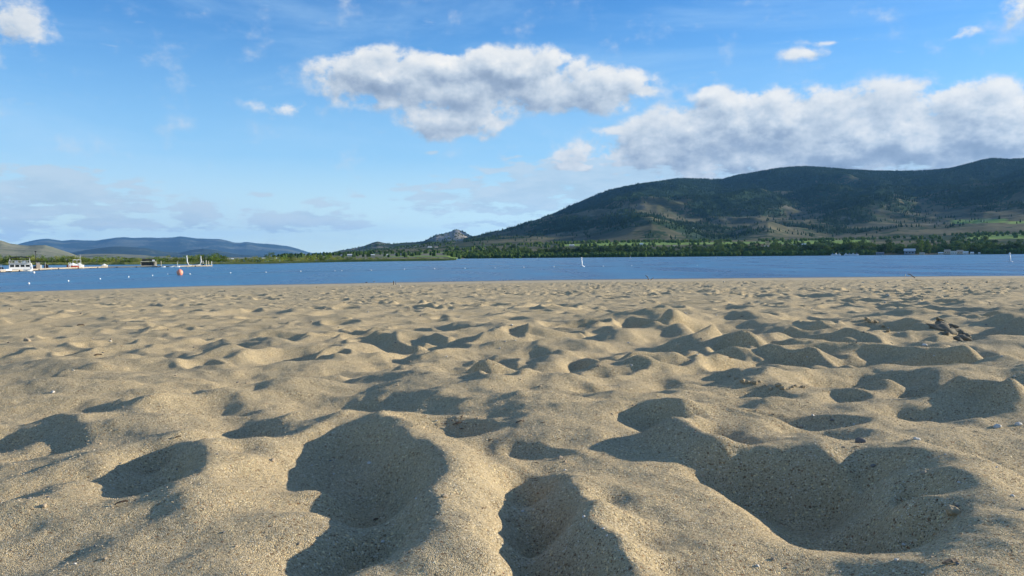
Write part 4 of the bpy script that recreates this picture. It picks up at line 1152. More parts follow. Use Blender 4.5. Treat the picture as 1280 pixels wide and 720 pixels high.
def build_dock():
    x, y, _ = dk(130)
    o = empty('floating_dock', (0, 0, 0), 0, 'long low pale floating dock reaching out from the left edge', 'dock')
    n = 46; pts = [dk(-110 + (265.5 + 110) * i / n)[:2] for i in range(n + 1)]
    me_s = None
    for i in range(n):
        (x0, y0), (x1, y1) = pts[i], pts[i + 1]; L = math.hypot(x1 - x0, y1 - y0); a = math.atan2(y1 - y0, x1 - x0)
        b = MB(); b.box(.03, L - .03, 0, 2.2, .10, .40); b.box(.0, L - .06, -.05, 0, .22, .36)
        q = b.build('deck_section', M_WOOD, o); q.location = (x0, y0, 0); q.rotation_euler = (0, 0, a)
        if i % 3 == 1:
            f = MB(); f.box(L * .3, L * .5, .1, 2.0, -.2, .10); f.box(L * .35, L * .45, -.12, -.05, .0, .34); f.build('float', M_BLACK, q)
    return o


build_dock()


def pile(px, top, r=.09, mat=M_ALU, label='', cat='post', bend=None, back=1.0, name='mooring_post'):
    x, y, d = dk(px, back); d += back; h = (float(np.interp(px, [p[0] for p in DK], [p[1] for p in DK])) - top) / F * d + .0
    o = empty(name, (x, y, 0), 0, label, cat)
    if bend: pts = [(bend * .9, 0, .2), (bend * .7, 0, h * .18), (bend * .25, 0, h * .33), (0.02, 0, h * .5), (-.03, 0, h * .8), (-.06, 0, h)]; rr = [r * .6, r * .7, r, r, r * .9, r * .7]
    else: pts = [(0, 0, -.3), (0, 0, h * .5), (0, 0, h)]; rr = [r, r, r * .9]
    b = MB().tube(pts, rr, 8); b.build('shaft', mat, o, True)
    MB().lathe([(r * 1.25, h - .02), (r * 1.25, h + .04), (r * .5, h + .10)], 10, (pts[-1][0], 0, 0)).build('cap', mat, o)
    MB().lathe([(r * 1.9, .36), (r * 1.9, .46)], 10, (0 if not bend else bend * .8, 0, 0)).build('collar', M_ALU, o)
    return o


pile(234, 320.8, .17, M_WHITE, 'tall white davit with a bent foot, left of the two davits on the dock', 'davit', bend=.62, name='davit')
pile(251.5, 321.2, .14, M_WHITE, 'tall white davit whose foot bends left, right of the two davits', 'davit', bend=-.55, name='davit')
pile(253.8, 327.2, .10, M_CREAM, 'short cream post just right of the right davit', 'post')
pile(257.8, 326.0, .12, M_CREAM, 'second short cream post from the right davit', 'post')
pile(260.8, 327.0, .10, M_CREAM, 'cream post next to last before the dock end', 'post')
pile(264.6, 327.4, .09, M_WHITE, 'thin white post at the very end of the dock', 'post')
pile(201.5, 327.2, .08, M_CREAM, 'pale post standing alone right of the dark hut', 'post')
pile(221.8, 328.0, .05, M_WHITE, 'very thin pale pole midway between hut and davits', 'pole')
pile(86.2, 329.8, .07, M_WHITE, 'short white post at the bow of the red-hulled boat, left of two', 'post')
pile(88.0, 329.6, .07, M_WHITE, 'short white post at the bow of the red-hulled boat, right of two', 'post')

# lamp post with a dark head
x, y, d = dk(45.2, 2); h = (338.2 - 318.2) / F * d
o = empty('lamp_post', (x, y, 0), 0, 'dark lamp post with a square head beside the canopied boat', 'lamp post')
MB().tube([(0, 0, .1), (0, 0, h)], [.07, .05], 8).build('shaft', M_BLACK, o)
MB().box(-.16, .16, -.1, .1, h, h + .18).build('lamp_head', M_BLACK, o)
MB().box(-.12, .12, -.12, .12, .38, .55).build('foot', M_BLACK, o)


def hull_mesh(L, wd, h, stripe=False):
    secs = []
    for t, k, zz in ((0, .82, .0), (.15, .95, 0), (.5, 1, 0), (.75, .8, .06), (.92, .4, .16), (1.0, .04, .28)):
        x = -L / 2 + t * L; w = wd / 2 * k
        secs.append([(x, -w * .35, -.15 + zz * h), (x, -w * .85, .12 * h + zz * h), (x, -w, h * (.9 + .25 * t * t)), (x, w, h * (.9 + .25 * t * t)), (x, w * .85, .12 * h + zz * h), (x, w * .35, -.15 + zz * h)])
    return MB().loft(secs)


def speedboat(px, label, flip=1, L=3.6, hullm=M_WHITE, trim=M_BLACK, back=-2.5, canopy=True, sc=1.0):
    x, y, d = dk(px, back); a = math.atan((px - 640) / F)
    o = empty('speedboat', (x, y, 0), -a + (0 if flip > 0 else PI), label, 'boat'); o.scale = (sc, sc, sc)
    hull_mesh(L, 1.4, .55).build('hull', hullm, o)
    s = hull_mesh(L * 1.004, 1.42, .2); s.v = [(p[0], p[1] * 1.0, p[2] + .02) for p in s.v]; s.build('hull_stripe', trim, o)
    MB().add([(-.1 * L, -.6, .56), (.16 * L, -.5, .58), (.10 * L, -.42, .95), (-.12 * L, -.5, .95), (-.1 * L, .6, .56), (.16 * L, .5, .58), (.10 * L, .42, .95), (-.12 * L, .5, .95)], [(0, 1, 2, 3), (5, 4, 7, 6), (1, 5, 6, 2), (3, 2, 6, 7)]).build('windshield', M_DARK, o)
    MB().box(-.42 * L, -.2 * L, -.45, .45, .5, .72).build('seat', hullm, o)
    if canopy:
        f = MB()
        for sx in (-.35, .02):
            for sy in (-.55, .55): f.tube([(sx * L, sy, .55), (sx * L, sy, 1.35)], .025, 6)
        f.build('canopy_frame', M_ALU, o); MB().loft([[(-.42 * L, -.6, 1.3), (-.42 * L, -.6, 1.36), (-.42 * L, .6, 1.36), (-.42 * L, .6, 1.3)], [(-.15 * L, -.62, 1.42), (-.15 * L, -.62, 1.48), (-.15 * L, .62, 1.48), (-.15 * L, .62, 1.42)], [(.1 * L, -.6, 1.34), (.1 * L, -.6, 1.4), (.1 * L, .6, 1.4), (.1 * L, .6, 1.34)]]).build('canopy', M_BLUEG, o)
    return o


speedboat(1, 'white speedboat with black trim and dark windshield at the left edge', 1, 3.4, back=3.5)


def houseboat():
    px = 24.8; x, y, d = dk(px, 3.0); a = math.atan((px - 640) / F); k = d / F
    o = empty('houseboat', (x, y, 0), -a, 'white two-deck houseboat with dark windows and a curved black canopy', 'houseboat')
    W_ = 20.5 * k; D_ = 2.2; H1 = .45; hc = 6.4 * k; hd = H1 + hc
    hull_mesh(W_ * 1.14, D_, .42).build('hull', M_WHITE, o)
    MB().box(-W_ / 2, W_ / 2, -D_ / 2 + .1, D_ / 2 - .1, .30, H1).build('lower_deck', M_ALU, o)
    b = MB(); b.box(-W_ * .48, W_ * .48, -.7, .8, H1, H1 + .34 * hc); b.box(-W_ * .48, W_ * .48, -.7, .8, hd - .26 * hc, hd)
    for i in range(5): xx = (-.48 + .235 * i) * W_; b.box(xx, xx + .045 * W_, -.702, .802, H1 + .34 * hc, hd - .26 * hc)
    b.build('cabin_wall', M_WHITE, o)
    for i in range(4): xx = (-.48 + .235 * i + .045) * W_; MB().box(xx + .004, xx + .186 * W_, -.66, -.62, H1 + .34 * hc + .002, hd - .26 * hc - .002).build('window', M_DARK, o)
    MB().box(-W_ * .5, W_ * .5, -D_ / 2 + .05, D_ / 2 - .05, hd + .002, hd + .07).build('upper_deck', M_WHITE, o)
    r = MB(); zt = hd + 2.5 * k
    for i in range(8): xx = (-.48 + .96 * i / 7) * W_; r.tube([(xx, -D_ / 2 + .12, hd), (xx, -D_ / 2 + .12, zt)], .02, 6); r.tube([(xx, D_ / 2 - .12, hd), (xx, D_ / 2 - .12, zt)], .02, 6)
    for s in (-1, 1): r.tube([(-.48 * W_, s * (D_ / 2 - .12), zt), (.48 * W_, s * (D_ / 2 - .12), zt)], .028, 6)
    r.build('railing', M_WHITE, o)
    MB().box(-.22 * W_, -.08 * W_, -.3, .3, hd + .07, zt + .05).build('bench', M_BLUEG, o); MB().box(.12 * W_, .3 * W_, -.3, .3, hd + .07, zt + .02).build('bench', M_BLUEG, o)
    ct = 15.2 * k; p = MB()
    for xx in (-.44, .46):
        for s in (-1, 1): p.tube([(xx * W_, s * .85, hd), (xx * W_ * .98, s * .8, ct - .1)], .035, 6)
    p.build('canopy_post', M_WHITE, o)
    secs = []
    for i in range(9):
        t = i / 8; xx = (-.46 + .95 * t) * W_; zz = ct - .16 + .2 * math.sin(PI * t) ** .8 * 1.2
        secs.append([(xx, -.95, zz - .10), (xx, -.95, zz), (xx, 0, zz + .10), (xx, .95, zz), (xx, .95, zz - .10)])
    MB().loft(secs).build('canopy', M_BLACK, o, True)
    sl = MB(); sl.tube([(.56 * W_, -.3, .2), (.53 * W_, -.3, H1 + hc * .8), (.50 * W_, -.3, hd)], .05, 6); sl.tube([(.60 * W_, .3, .2), (.55 * W_, .3, hd * .9), (.50 * W_, .3, hd)], .05, 6)
    for i in range(5): z = .3 + i * .3; sl.tube([(.575 * W_ - i * .012 * W_, -.3, z), (.575 * W_ - i * .012 * W_, .3, z)], .03, 5)
    sl.build('ladder', M_WHITE, o)
    return o


houseboat()


def canopy_stand(px, wpx, top, label, mat, back=2.5, thick=.1, cat='canopy'):
    x, y, d = dk(px, back); k = d / F; w = wpx * k; h = (float(np.interp(px, [p[0] for p in DK], [p[1] for p in DK])) - top) * k
    o = empty('shade_canopy', (x, y, 0), -math.atan((px - 640) / F), label, cat)
    for sx in (-1, 1):
        for sy in (-1, 1): MB().tube([(sx * w * .45, sy * .8, .1), (sx * w * .45, sy * .8, h - .05)], .035, 6).build('leg', M_ALU, o)
    MB().loft([[(-w / 2, -1, h - thick), (-w / 2, -1, h), (-w / 2, 1, h), (-w / 2, 1, h - thick)], [(0, -1, h - thick * .4), (0, -1, h + .12), (0, 1, h + .12), (0, 1, h - thick * .4)], [(w / 2, -1, h - thick), (w / 2, -1, h), (w / 2, 1, h), (w / 2, 1, h - thick)]]).build('canvas_top', mat, o)
    return o


canopy_stand(46.5, 17, 328.6, 'low flat dark canopy on thin legs around the lamp post', M_BLACK)
canopy_stand(94, 4.4, 326.2, 'small white canvas shade, left of two above the red boat', M_WHITE, 4)
canopy_stand(98.8, 4.4, 326.2, 'small white canvas shade, right of two above the red boat', M_WHITE, 4)


def crate(px, w, h, label, mat, name, cat, back=1.0, lid=M_ALU):
    x, y, d = dk(px, back); k = d / F; w *= k; h *= k
    o = empty(name, (x, y, .40), -math.atan((px - 640) / F), label, cat)
    MB().box(-w / 2, w / 2, -w * .3, w * .3, 0, h * .86, .94, .94).build('body', mat, o)
    MB().box(-w * .52, w * .52, -w * .33, w * .33, h * .86 + .002, h, .9, .9).build('lid', lid, o)
    return o


crate(43.3, 2.6, 2.8, 'black fuel box at the foot of the lamp post', M_BLACK, 'fuel_box', 'box', lid=M_BLACK)
crate(47.6, 4.2, 6.6, 'tall beige storage locker right of the lamp post', M_TAN, 'storage_locker', 'locker')
crate(51.2, 2.4, 4.0, 'white dock box between the locker and the dark engines', M_WHITE, 'dock_box', 'box')
crate(57.0, 3.0, 4.4, 'dark outboard engines standing on the dock', M_BLACK, 'outboard_engine', 'engine', lid=M_BLACK)
crate(59.6, 1.6, 3.8, 'narrow black pump beside the outboard engines', M_BLACK, 'pump', 'pump', lid=M_GREY)


def small_boat(px, wpx, hpx, label, mat=M_WHITE, seatm=M_GREY, flip=1, back=-1.6, name='small_boat', cat='boat', cover=None):
    x, y, d = dk(px, back); k = d / F; L = wpx * k; h = hpx * k
    o = empty(name, (x, y, 0), -math.atan((px - 640) / F) + (0 if flip > 0 else PI), label, cat)
    hull_mesh(L, L * .38, h * .75).build('hull', mat, o)
    MB().box(-L * .3, L * .02, -L * .1, L * .1, h * .6, h, .8, .8).build('seat', seatm, o)
    if cover: MB().loft([[(-L * .42, -L * .17, h * .7), (-L * .42, 0, h * .95), (-L * .42, L * .17, h * .7)], [(0, -L * .18, h * .72), (0, 0, h * 1.35), (0, L * .18, h * .72)], [(L * .34, -L * .1, h * .8), (L * .34, 0, h * .95), (L * .34, L * .1, h * .8)]]).build('cover', cover, o)
    return o


small_boat(61.8, 5, 2.6, 'white pointed bow of a small boat right of the engines', flip=1, back=2.6)
small_boat(91, 12, 5, 'red-hulled motorboat moored with a pale cover', M_RED, M_WHITE, -1, 3.0, 'motorboat', cover=M_WHITE)
small_boat(99.2, 9.5, 5, 'whitish covered motorboat touching the red-hulled one', M_WHITE, M_CREAM, 1, 2.6, 'motorboat', cover=M_ALU)
pile(100.6, 320.8, .035, M_WHITE, 'very thin white mast rising above the covered motorboat', 'mast', back=3.2, name='mast')
small_boat(130.6, 7, 3.6, 'small cream covered boat alone on the dock left of the hut', M_CREAM, M_CREAM, 1, 2.4, cover=M_WHITE)
for (px, w, lab) in ((197, 3.2, 'tiny dark dinghy nearest the hut'), (204, 5, 'low white dinghy tied right of the pale post'), (214.5, 5, 'low white dinghy in the middle of three'), (221.5, 6, 'low white dinghy under the thin pole')):
    small_boat(px, w, 1.7, lab, M_GREY if 'dark' in lab else M_WHITE, M_BLACK, 1, -1.0, 'dinghy')
for (px, w, h, fl, lab) in ((236, 6, 2.4, 1, 'white jet ski beside the left davit'), (240.5, 4, 3.0, -1, 'second white jet ski from the left davit'), (247.5, 7, 3.4, 1, 'larger white jet ski at the foot of the right davit')):
    small_boat(px, w, h, lab, M_WHITE, M_GREY, fl, 1.0, 'jet_ski', 'jet ski')
crate(254.2, 1.5, 1.8, 'small black tyre fender box on the dock end', M_BLACK, 'fender_box', 'box', -.3, M_BLACK)


def hut():
    px = 185.5; x, y, d = dk(px, 1.6); k = d / F
    o = empty('dock_hut', (x, y, .4), -math.atan((px - 640) / F), 'dark open-sided hut with a flat black roof on the dock', 'hut')
    w = 15.5 * k; h = 7.9 * k; D_ = 1.8
    MB().box(-w / 2, w / 2, -D_ / 2, D_ / 2, 0, .12).build('floor', M_CREAM, o)
    MB().box(-w / 2, w * .42, -.7, .8, .122, h * .56).build('counter_wall', M_BLACK, o)
    for i in range(4): xx = -w * .44 + i * w * .2; MB().box(xx, xx + w * .15, -.74, -.70, .3, h * .46).build('panel', M_DARK, o)
    for sx in (-.49, .40):
        for sy in (-.8, .8): MB().box(sx * w - .05, sx * w + .05, sy - .05, sy + .05, .122, h * .74).build('post', M_CREAM, o)
    MB().box(w * .44, w * .58, -.6, .6, .0, h * .62, .7, .8).build('end_panel', M_CREAM, o)
    MB().box(-w * .5, w * .52, -1.0, 1.0, h * .60, h * .68).build('beam', M_CREAM, o)
    MB().box(-w * .42, w * .5, -1.1, 1.1, h * .76, h, .96, .9).build('roof', M_BLACK, o)
    MB().box(w * .26, w * .44, -1.16, -1.12, h * .70, h * .9).build('sign_board', M_WHITE, o)


hut()

# ------------------------------------------------------------------ buoys
buoy_me = MB().lathe([(.001, -.5), (.28, -.45), (.44, -.25), (.5, 0), (.46, .22), (.33, .4), (.16, .49), (.10, .5), (.09, .56), (.001, .57)], 14).mesh('ball', M_BUOY, True)
ring_me = MB().lathe([(.12, -.56), (.16, -.56), (.16, -.5), (.12, -.5)], 8).mesh('mooring_eye', M_ALU)


def ball_buoy(px, py, dpx, label, mat=None, group=None, name='ball_buoy'):
    x, y = wp(px, py + dpx * .40); d = math.hypot(x, y); dia = dpx * (.66 if mat is None else .86) / F * d
    o = empty(name, (x, y, dia * .42), 0, label, 'buoy', group); o.scale = (dia,) * 3
    me = buoy_me
    if mat: me = buoy_me.copy(); me.materials.clear(); me.materials.append(mat)
    link_mesh('ball', me, o); link_mesh('mooring_eye', ring_me, o)
    return o


ball_buoy(224.8, 340.6, 8.4, 'big orange-red ball buoy floating before the spit', M_ORANGE)
ball_buoy(42.3, 340.4, 3.6, 'larger white ball buoy right against the dock by the houseboat')
BL = [(36, 354, 3.4), (85.3, 351, 3.0), (125, 348.3, 2.7), (160.5, 346, 2.7), (190.4, 344.2, 2.5), (209.5, 342.5, 1.5), (237.3, 342.2, 2.3), (288, 340.8, 2.3), (332.3, 340, 2.3), (375.8, 338.9, 2.3), (418.6, 338.4, 1.9), (427.2, 338.2, 1.7), (463.6, 337.6, 2.1), (505.6, 336.4, 2.1), (543.2, 335.7, 2.1), (581.2, 335.1, 2.1), (618.6, 334.5, 2.1), (654.6, 333.9, 2.1), (692.5, 333.3, 2.0), (754, 332.4, 1.9), (789.6, 331.9, 2.0), (871.3, 331.5, 1.5)]
BLAB = ['nearest white float at the left end of the swim line', 'second white float of the swim line from the left', 'third white float of the swim line from the left', 'white float of the swim line below and left of the dark hut', 'white float of the swim line below the hut', 'faint tiny float just left of the orange buoy', 'small white float just right of the orange buoy',
        'white float below the first bushes past the dock end', 'white float below the spreading tree on the spit', 'white float midway along the green spit', 'left of two white floats close together', 'right of two white floats close together', 'white float below the white halls of the town', 'white float above the little sticks on the beach', 'white float below the slope left of the rocky peak', 'white float below the rocky peak', 'white float below the long grey shed', 'white float right of the grey shed, below the dark mountain foot', 'white float next left of the white spar mark', 'white float next right of the white spar mark', 'white float below the small far sailboat', 'faintest white float, last of the swim line on the right']
for (b, l) in zip(BL, BLAB): ball_buoy(b[0], b[1], b[2], l, None, 'white floats of the swim line')


def swim_rope():
    pts = []
    L = [b for b in BL if b[0] > 200]
    for p, q in zip(L[:-1], L[1:]):
        for k in range(6):
            t = k / 6; x, y = wp(p[0] + (q[0] - p[0]) * t, p[1] + .6 + (q[1] - p[1]) * t); pts.append((x, y, .015 - .02 * math.sin(PI * t)))
    o = MB().tube(pts, .018, 5).build('swim_line_rope', M_BLACK); tag(o, 'thin dark rope joining the white floats across the lake', 'rope')
swim_rope()


def spar(px, base, top, wpx, label, tilt):
    x, y = wp(px, base - .6); d = math.hypot(x, y); k = d / F; h = (base - top) * k; w = wpx * k
    o = empty('spar_buoy', (x, y, 0), -math.atan((px - 640) / F), label, 'spar buoy')
    MB().tube([(0, 0, -.3), (.0, 0, h * .5), (-.03 * h, 0, h * .86)], [.19, .17, .13], 10).build('spar', M_BUOY, o, True)
    MB().lathe([(.05, h * .84), (.17, h * .88), (.19, h * .94), (.10, h), (.001, h + .02)], 10, (-.03 * h, 0, 0)).build('topmark', M_BUOY, o, True)
    c = MB().lathe([(w * .2, .02), (w * .5, .05), (w * .52, .14), (w * .42, .24), (w * .18, .34)], 16, (w * .08, 0, 0), 1, .55)
    q = c.build('float_collar', M_BUOY, o, True); q.rotation_euler = (0, tilt, 0)
    return o


spar(727, 334.2, 322.3, 6.2, 'white spar mark standing upright in the lake on a wide float, mid picture', .16)
spar(1262.3, 328.2, 318.2, 5.0, 'bluish-white spar mark with a float leaning right, near the right edge', .30)


def sailboat(px, base, top, wpx, label):
    x, y = wp(px, base) ; r = min(math.hypot(x, y), 1250.); a = math.atan((px - 640) / F); x, y = r * math.sin(a), r * math.cos(a); k = r / F
    o = empty('sailboat', (x, y, 0), -a, label, 'sailboat'); L = wpx * k; h = (base - top) * k
    hull_mesh(L, L * .3, h * .18).build('hull', M_WHITE, o); MB().tube([(0, 0, 0), (0, 0, h)], .07, 6).build('mast', M_ALU, o)
    MB().add([(.05, 0, h * .22), (.05, 0, h * .97), (-L * .42, .1, h * .25), (.05, .03, h * .22), (.05, .03, h * .97), (-L * .42, .13, h * .25)], [(0, 1, 2), (5, 4, 3), (0, 3, 4, 1), (1, 4, 5, 2), (2, 5, 3, 0)]).build('sail', M_BUOY, o)
sailboat(788.3, 323.6, 319.8, 2.6, 'small distant sailboat with a white sail against the dark far shore')
sailboat(895, 322.8, 320.4, 2.2, 'distant white sailboat right of the first, by the far shore')
sailboat(672, 323.6, 321.8, 2.0, 'tiny far sailboat off the orchards left of the white spar mark')
sailboat(659.5, 324.2, 323.0, 1.8, 'tiniest far boat left of another below the orchards')
sailboat(1103, 320.6, 318.6, 1.8, 'little white boat off the dark boathouse on the far shore')
rnd = random.Random(12)
for i, px in enumerate((1041, 1045, 1049, 1057.5, 1062, 1066.5, 1071)):
    x = rnd.uniform(3.2, 4.6)
    a, X_, Y_ = polar(px, 1378); k = 1378 / F
    o = empty('moored_boat', (X_, Y_, 0), -a + rnd.uniform(-.4, .4), 'whitish boat moored among others by the bright bushes on the far shore', 'boat', 'boats moored on the far shore')
    o.scale = (1.1, 1.4, 1.7); hull_mesh(x * k, 2.2, 1.2).build('hull', M_WHITE, o); MB().box(-x * k * .2, x * k * .15, -.8, .8, 1.0, 2.4, .8, .8).build('cabin', M_ALU if i % 2 else M_BLUEG, o)
print('objects', time.time() - T0)

# ------------------------------------------------------------------ things lying on the sand
M_STONE = paint('grey_stone', (.20, .19, .17), .8, .3, 60)
M_STONET = paint('tan_stone', (.42, .33, .22), .8, .2, 60)
M_STONEW = paint('pale_stone', (.62, .58, .50), .7, .15, 60)
M_BARK = paint('brown_bark', (.13, .075, .04), .9, .35, 40)
M_CLOD = paint('damp_sand', (.19, .165, .115), .95, .25, 40)
M_CRUST = paint('crust_sand', (.42, .33, .20), .95, .25, 60)
M_TWIG = paint('dry_twig', (.16, .12, .08), .9, .3, 40)


def stone_mesh(seed, flat=.65, rough=.22):
    rs = random.Random(seed); b = MB(); prof = []
    import bmesh
    bm = bmesh.new(); bmesh.ops.create_icosphere(bm, subdivisions=3, radius=.5)
    ph = [rs.uniform(0, 6) for _ in range(6)]
    planes = [(Vector((rs.gauss(0, 1), rs.gauss(0, 1), rs.gauss(0, .8))).normalized(), rs.uniform(.30, .44)) for _ in range(7)]
    for v in bm.verts:
        p = v.co.copy()
        for nrm_, dd in planes:
            e = p.dot(nrm_) - dd
            if e > 0: p -= nrm_ * e * .85
        f = 1 + rough * (.5 * math.sin(p.x * 9 + ph[0]) * math.sin(p.y * 8 + ph[1]) + .3 * math.sin(p.z * 17 + ph[2] + p.x * 11) + .18 * math.sin(p.y * 31 + ph[3]) * math.sin(p.x * 27 + ph[4]))
        v.co = Vector((p.x * f, p.y * f * .85, p.z * f * flat))
    me = bpy.data.meshes.new('stone'); bm.to_mesh(me); bm.free()
    me.polygons.foreach_set('use_smooth', np.ones(len(me.polygons), bool)); return me


STONES = {}
for key, mt in (('g', M_STONE), ('t', M_STONET), ('w', M_STONEW), ('c', M_CLOD), ('k', M_CRUST)):
    STONES[key] = []
    for i in range(4):
        me = stone_mesh(i * 7 + len(key) + ord(key), .6 if key not in 'ck' else .62, .22 if key not in 'ck' else .6); me.materials.append(mt); STONES[key].append(me)


def stone(px, py, wpx, kind, label, group=None, name='stone', cat='stone', sink=.22):
    h = hit(px, py + wpx * .2)
    if h is None: return
    x, y, z = h; d = math.hypot(x, y, CAM_Z - z); s = wpx / F * d
    o = bpy.data.objects.new(name, random.choice(STONES[kind])); C.objects.link(o)
    o.location = (x, y, z + s * (.28 - sink)); o.scale = (s, s, s); o.rotation_euler = (random.uniform(-.3, .3), random.uniform(-.3, .3), random.uniform(0, 6.28))
    return tag(o, label, cat, group)


stone(555, 620, 9, 't', 'tan stone casting a shadow on the lit middle hump', sink=.1)
stone(1076, 551, 13, 'g', 'grey half-buried stone, biggest at the right above the large hollow', sink=.1)
stone(1146, 548, 8, 'w', 'pale angular stone right of the grey half-buried one')
stone(1246, 532, 9, 'w', 'pale stone on the low mound near the right edge')
stone(1273, 530, 8, 'w', 'whitish oval stone closest to the right edge')
stone(1266, 620, 5, 'w', 'small white stone inside the shaded right hollow')
stone(34, 425, 8, 't', 'round pale disc-shaped stone on the flat sand at left')
stone(66, 490, 5, 'w', 'small white pebble on the flat sand at far left')
stone(55, 633, 8, 't', 'tan stone left of the long left hollow', sink=.1)
stone(500, 357.5, 3, 'w', 'small white pebble near the water, below the two little sticks')
stone(1155, 590, 7, 't', 'brown stone on the lit flank above the big right hollow')
stone(1001, 533, 7, 't', 'tan stone in the open sand right of the middle')
stone(1040, 526, 6, 'g', 'small grey stone left of the round shaded pit')
stone(1092, 583, 7, 'g', 'flat grey stone at the rim of the big right hollow')
stone(462, 579, 6, 'w', 'small whitish pebble on the shaded slope of the middle hollow')
stone(340, 575, 8, 't', 'tan stone lying at the rim of the small left pit')
stone(700, 571, 8, 't', 'tan flake on top of the central mound'); stone(706, 577, 6, 't', 'smaller tan flake right of the other on the central mound')
stone(640, 407, 4, 'w', 'white pebble in the middle distance near centre'); stone(1110, 370, 4, 'w', 'white pebble far off to the right'); stone(1156, 431, 7, 'w', 'curved whitish stone left of the dark clod heap')
stone(1193, 641, 18, 'k', 'lump of sand breaking the rim of the big right hollow', cat='sand lump', name='sand_lump', sink=.1)
CL = 'clods of the dark heap at right'
hb = hit(1200, 424)
rnd = random.Random(4); kk = hb[1] / F
for i, (dx, dz, dy, w) in enumerate(((-6, 7, .06, 24), (8, 6, .08, 20), (0, 15, .14, 17), (-16, 3, .0, 13), (17, 4, .02, 13), (4, 2, -.06, 15), (-8, 1, -.10, 12), (12, 12, .12, 12), (5, 22, .2, 10), (-13, 11, .12, 13), (22, 1, -.05, 9), (-24, 0, .02, 9))):
    o = bpy.data.objects.new('sand_clod', random.choice(STONES['c'])); C.objects.link(o)
    x = hb[0] + dx * kk; y = hb[1] + dy + .05; o.location = (x, y, float(sand_h(x, y)) * .5 + hb[2] * .5 + (dz * .75 + w * .05) * kk * .8); sc_ = w * kk
    o.scale = (sc_ * 1.3, sc_, sc_ * .72); o.rotation_euler = (rnd.uniform(-.5, .5), rnd.uniform(-.5, .5), rnd.uniform(0, 6))
    tag(o, ['largest dark clod at the left of the heap', 'second largest dark clod right of the heap centre', 'big dark clod behind the two largest in the heap', 'flat dark clod low at the left side of the heap', 'dark clod low at the right side of the heap', 'dark clod at the front middle of the heap', 'small dark clod nearest the viewer in the heap', 'small dark clod at the back right of the heap', 'small dark clod at the very back and top of the heap', 'dark clod at the back left of the heap', 'little dark clod lying loose right of the heap', 'little dark clod lying loose left of the heap'][i], 'clod', CL)
CL = 'clods of the broken crust'; rnd = random.Random(9)
for i, (px, py, w) in enumerate(((912, 472, 7), (918, 476, 9), (926, 480, 9), (934, 481, 10), (942, 479, 8), (952, 480, 8), (963, 483, 8), (972, 482, 9), (980, 487, 9), (989, 485, 9), (996, 484, 8), (1002, 486, 6), (985, 489, 5), (957, 486, 5))):
    stone(px + rnd.uniform(-3, 3), py + rnd.uniform(-3.5, 3.5), w * rnd.uniform(.45, 1.05), 'k', 'small clod of the broken sand crust edging a pit right of centre', CL, 'crust_clod', 'clod', .12)
CL = 'clods in the distance'
for (px, py, w) in ((1082, 401, 7), (1089, 402, 7), (1096, 405, 8), (1104, 410, 7), (1110, 413, 6)):
    stone(px + rnd.uniform(-2, 2), py + rnd.uniform(-2, 2), w * rnd.uniform(.6, 1.0), 'k', 'clod in the short string of clods left of the dark heap', CL, 'sand_clod', 'clod', 0)
rnd = random.Random(77); GP = 'pebbles strewn over the sand'
cnt = 0
while cnt < 200:
    u = rnd.random(); py = 352 + 368 * u ** 1.9; px = rnd.uniform(0, 1280)
    w = rnd.uniform(1.6, 3.4) * (.8 + 1.0 * (py - 350) / 370)
    k = rnd.choice('ggtttww')
    lb = 'tiny ' + {'g': 'grey', 't': 'tan', 'w': 'whitish'}[k] + ' pebble on the ' + ('distant' if py < 430 else 'middle' if py < 540 else 'nearest') + ' sand ' + ('at the left' if px < 430 else 'in the centre' if px < 850 else 'at the right')
    if stone(px, py, w, k, lb, 'pebbles: ' + lb, 'pebble', 'pebble'): cnt += 1


def bark_chip(px, py, wpx, label, rz=0.0, mat=M_BARK, name='bark_chip', cat='bark chip', up=.0):
    h = hit(px, py)
    if h is None: return
    x, y, z = h; s = wpx / F * math.hypot(x, y, CAM_Z - z)
    rs = random.Random(px); secs = []
    for i in range(7):
        t = i / 6; w = .16 * math.sin(PI * (t * .86 + .08)) * rs.uniform(.7, 1.25); zz = .08 * math.sin(PI * t) + rs.uniform(-.03, .03) + up * t
        secs.append([(t - .5, -w, zz), (t - .5, -w * .4, zz + .07), (t - .5, w * .5, zz + .08), (t - .5, w, zz + .01), (t - .5, 0, zz - .04)])
    o = MB().loft(secs).build(name, mat); o.location = (x, y, z + s * .06); o.scale = (s, s, s); o.rotation_euler = (0, 0, rz)
    return tag(o, label, cat)


bark_chip(571, 533, 10, 'dark brown bark chip, largest of three on the upper mound', .3, up=.25); bark_chip(577, 527, 7, 'upright dark bark chip, topmost of three on the upper mound', 1.2, up=.7); bark_chip(577, 538, 6, 'smallest bark chip below the other two on the upper mound', -.2)
bark_chip(650, 530, 11, 'dark brown chip on the lit sand left of the central mound', .1, up=.2); bark_chip(679, 529, 5, 'small dark chip right of another left of the central mound')
bark_chip(222, 549, 9, 'blackish dry leaf at the tip of the long left shadow', -.3, up=.3, name='dry_leaf', cat='leaf'); bark_chip(152, 632, 14, 'reddish-brown leaf lying in the long left hollow', .1, up=.2, name='dry_leaf', cat='leaf'); bark_chip(101, 430 - 22, 8, 'short dark bark strip on the flat sand far left', 0); bark_chip(122, 446, 9, 'reddish twig fragment on the flat sand at left', .1, up=.1)
bark_chip(604, 637, 8, 'tiny dark chip on the lit middle hump', .6); bark_chip(470, 650, 9, 'brown leaf in the shaded middle hollow', 1.0, name='dry_leaf', cat='leaf'); bark_chip(1188, 705, 22, 'brown twig half buried at the bottom of the right hollow', .35, M_TWIG, 'twig', 'twig')


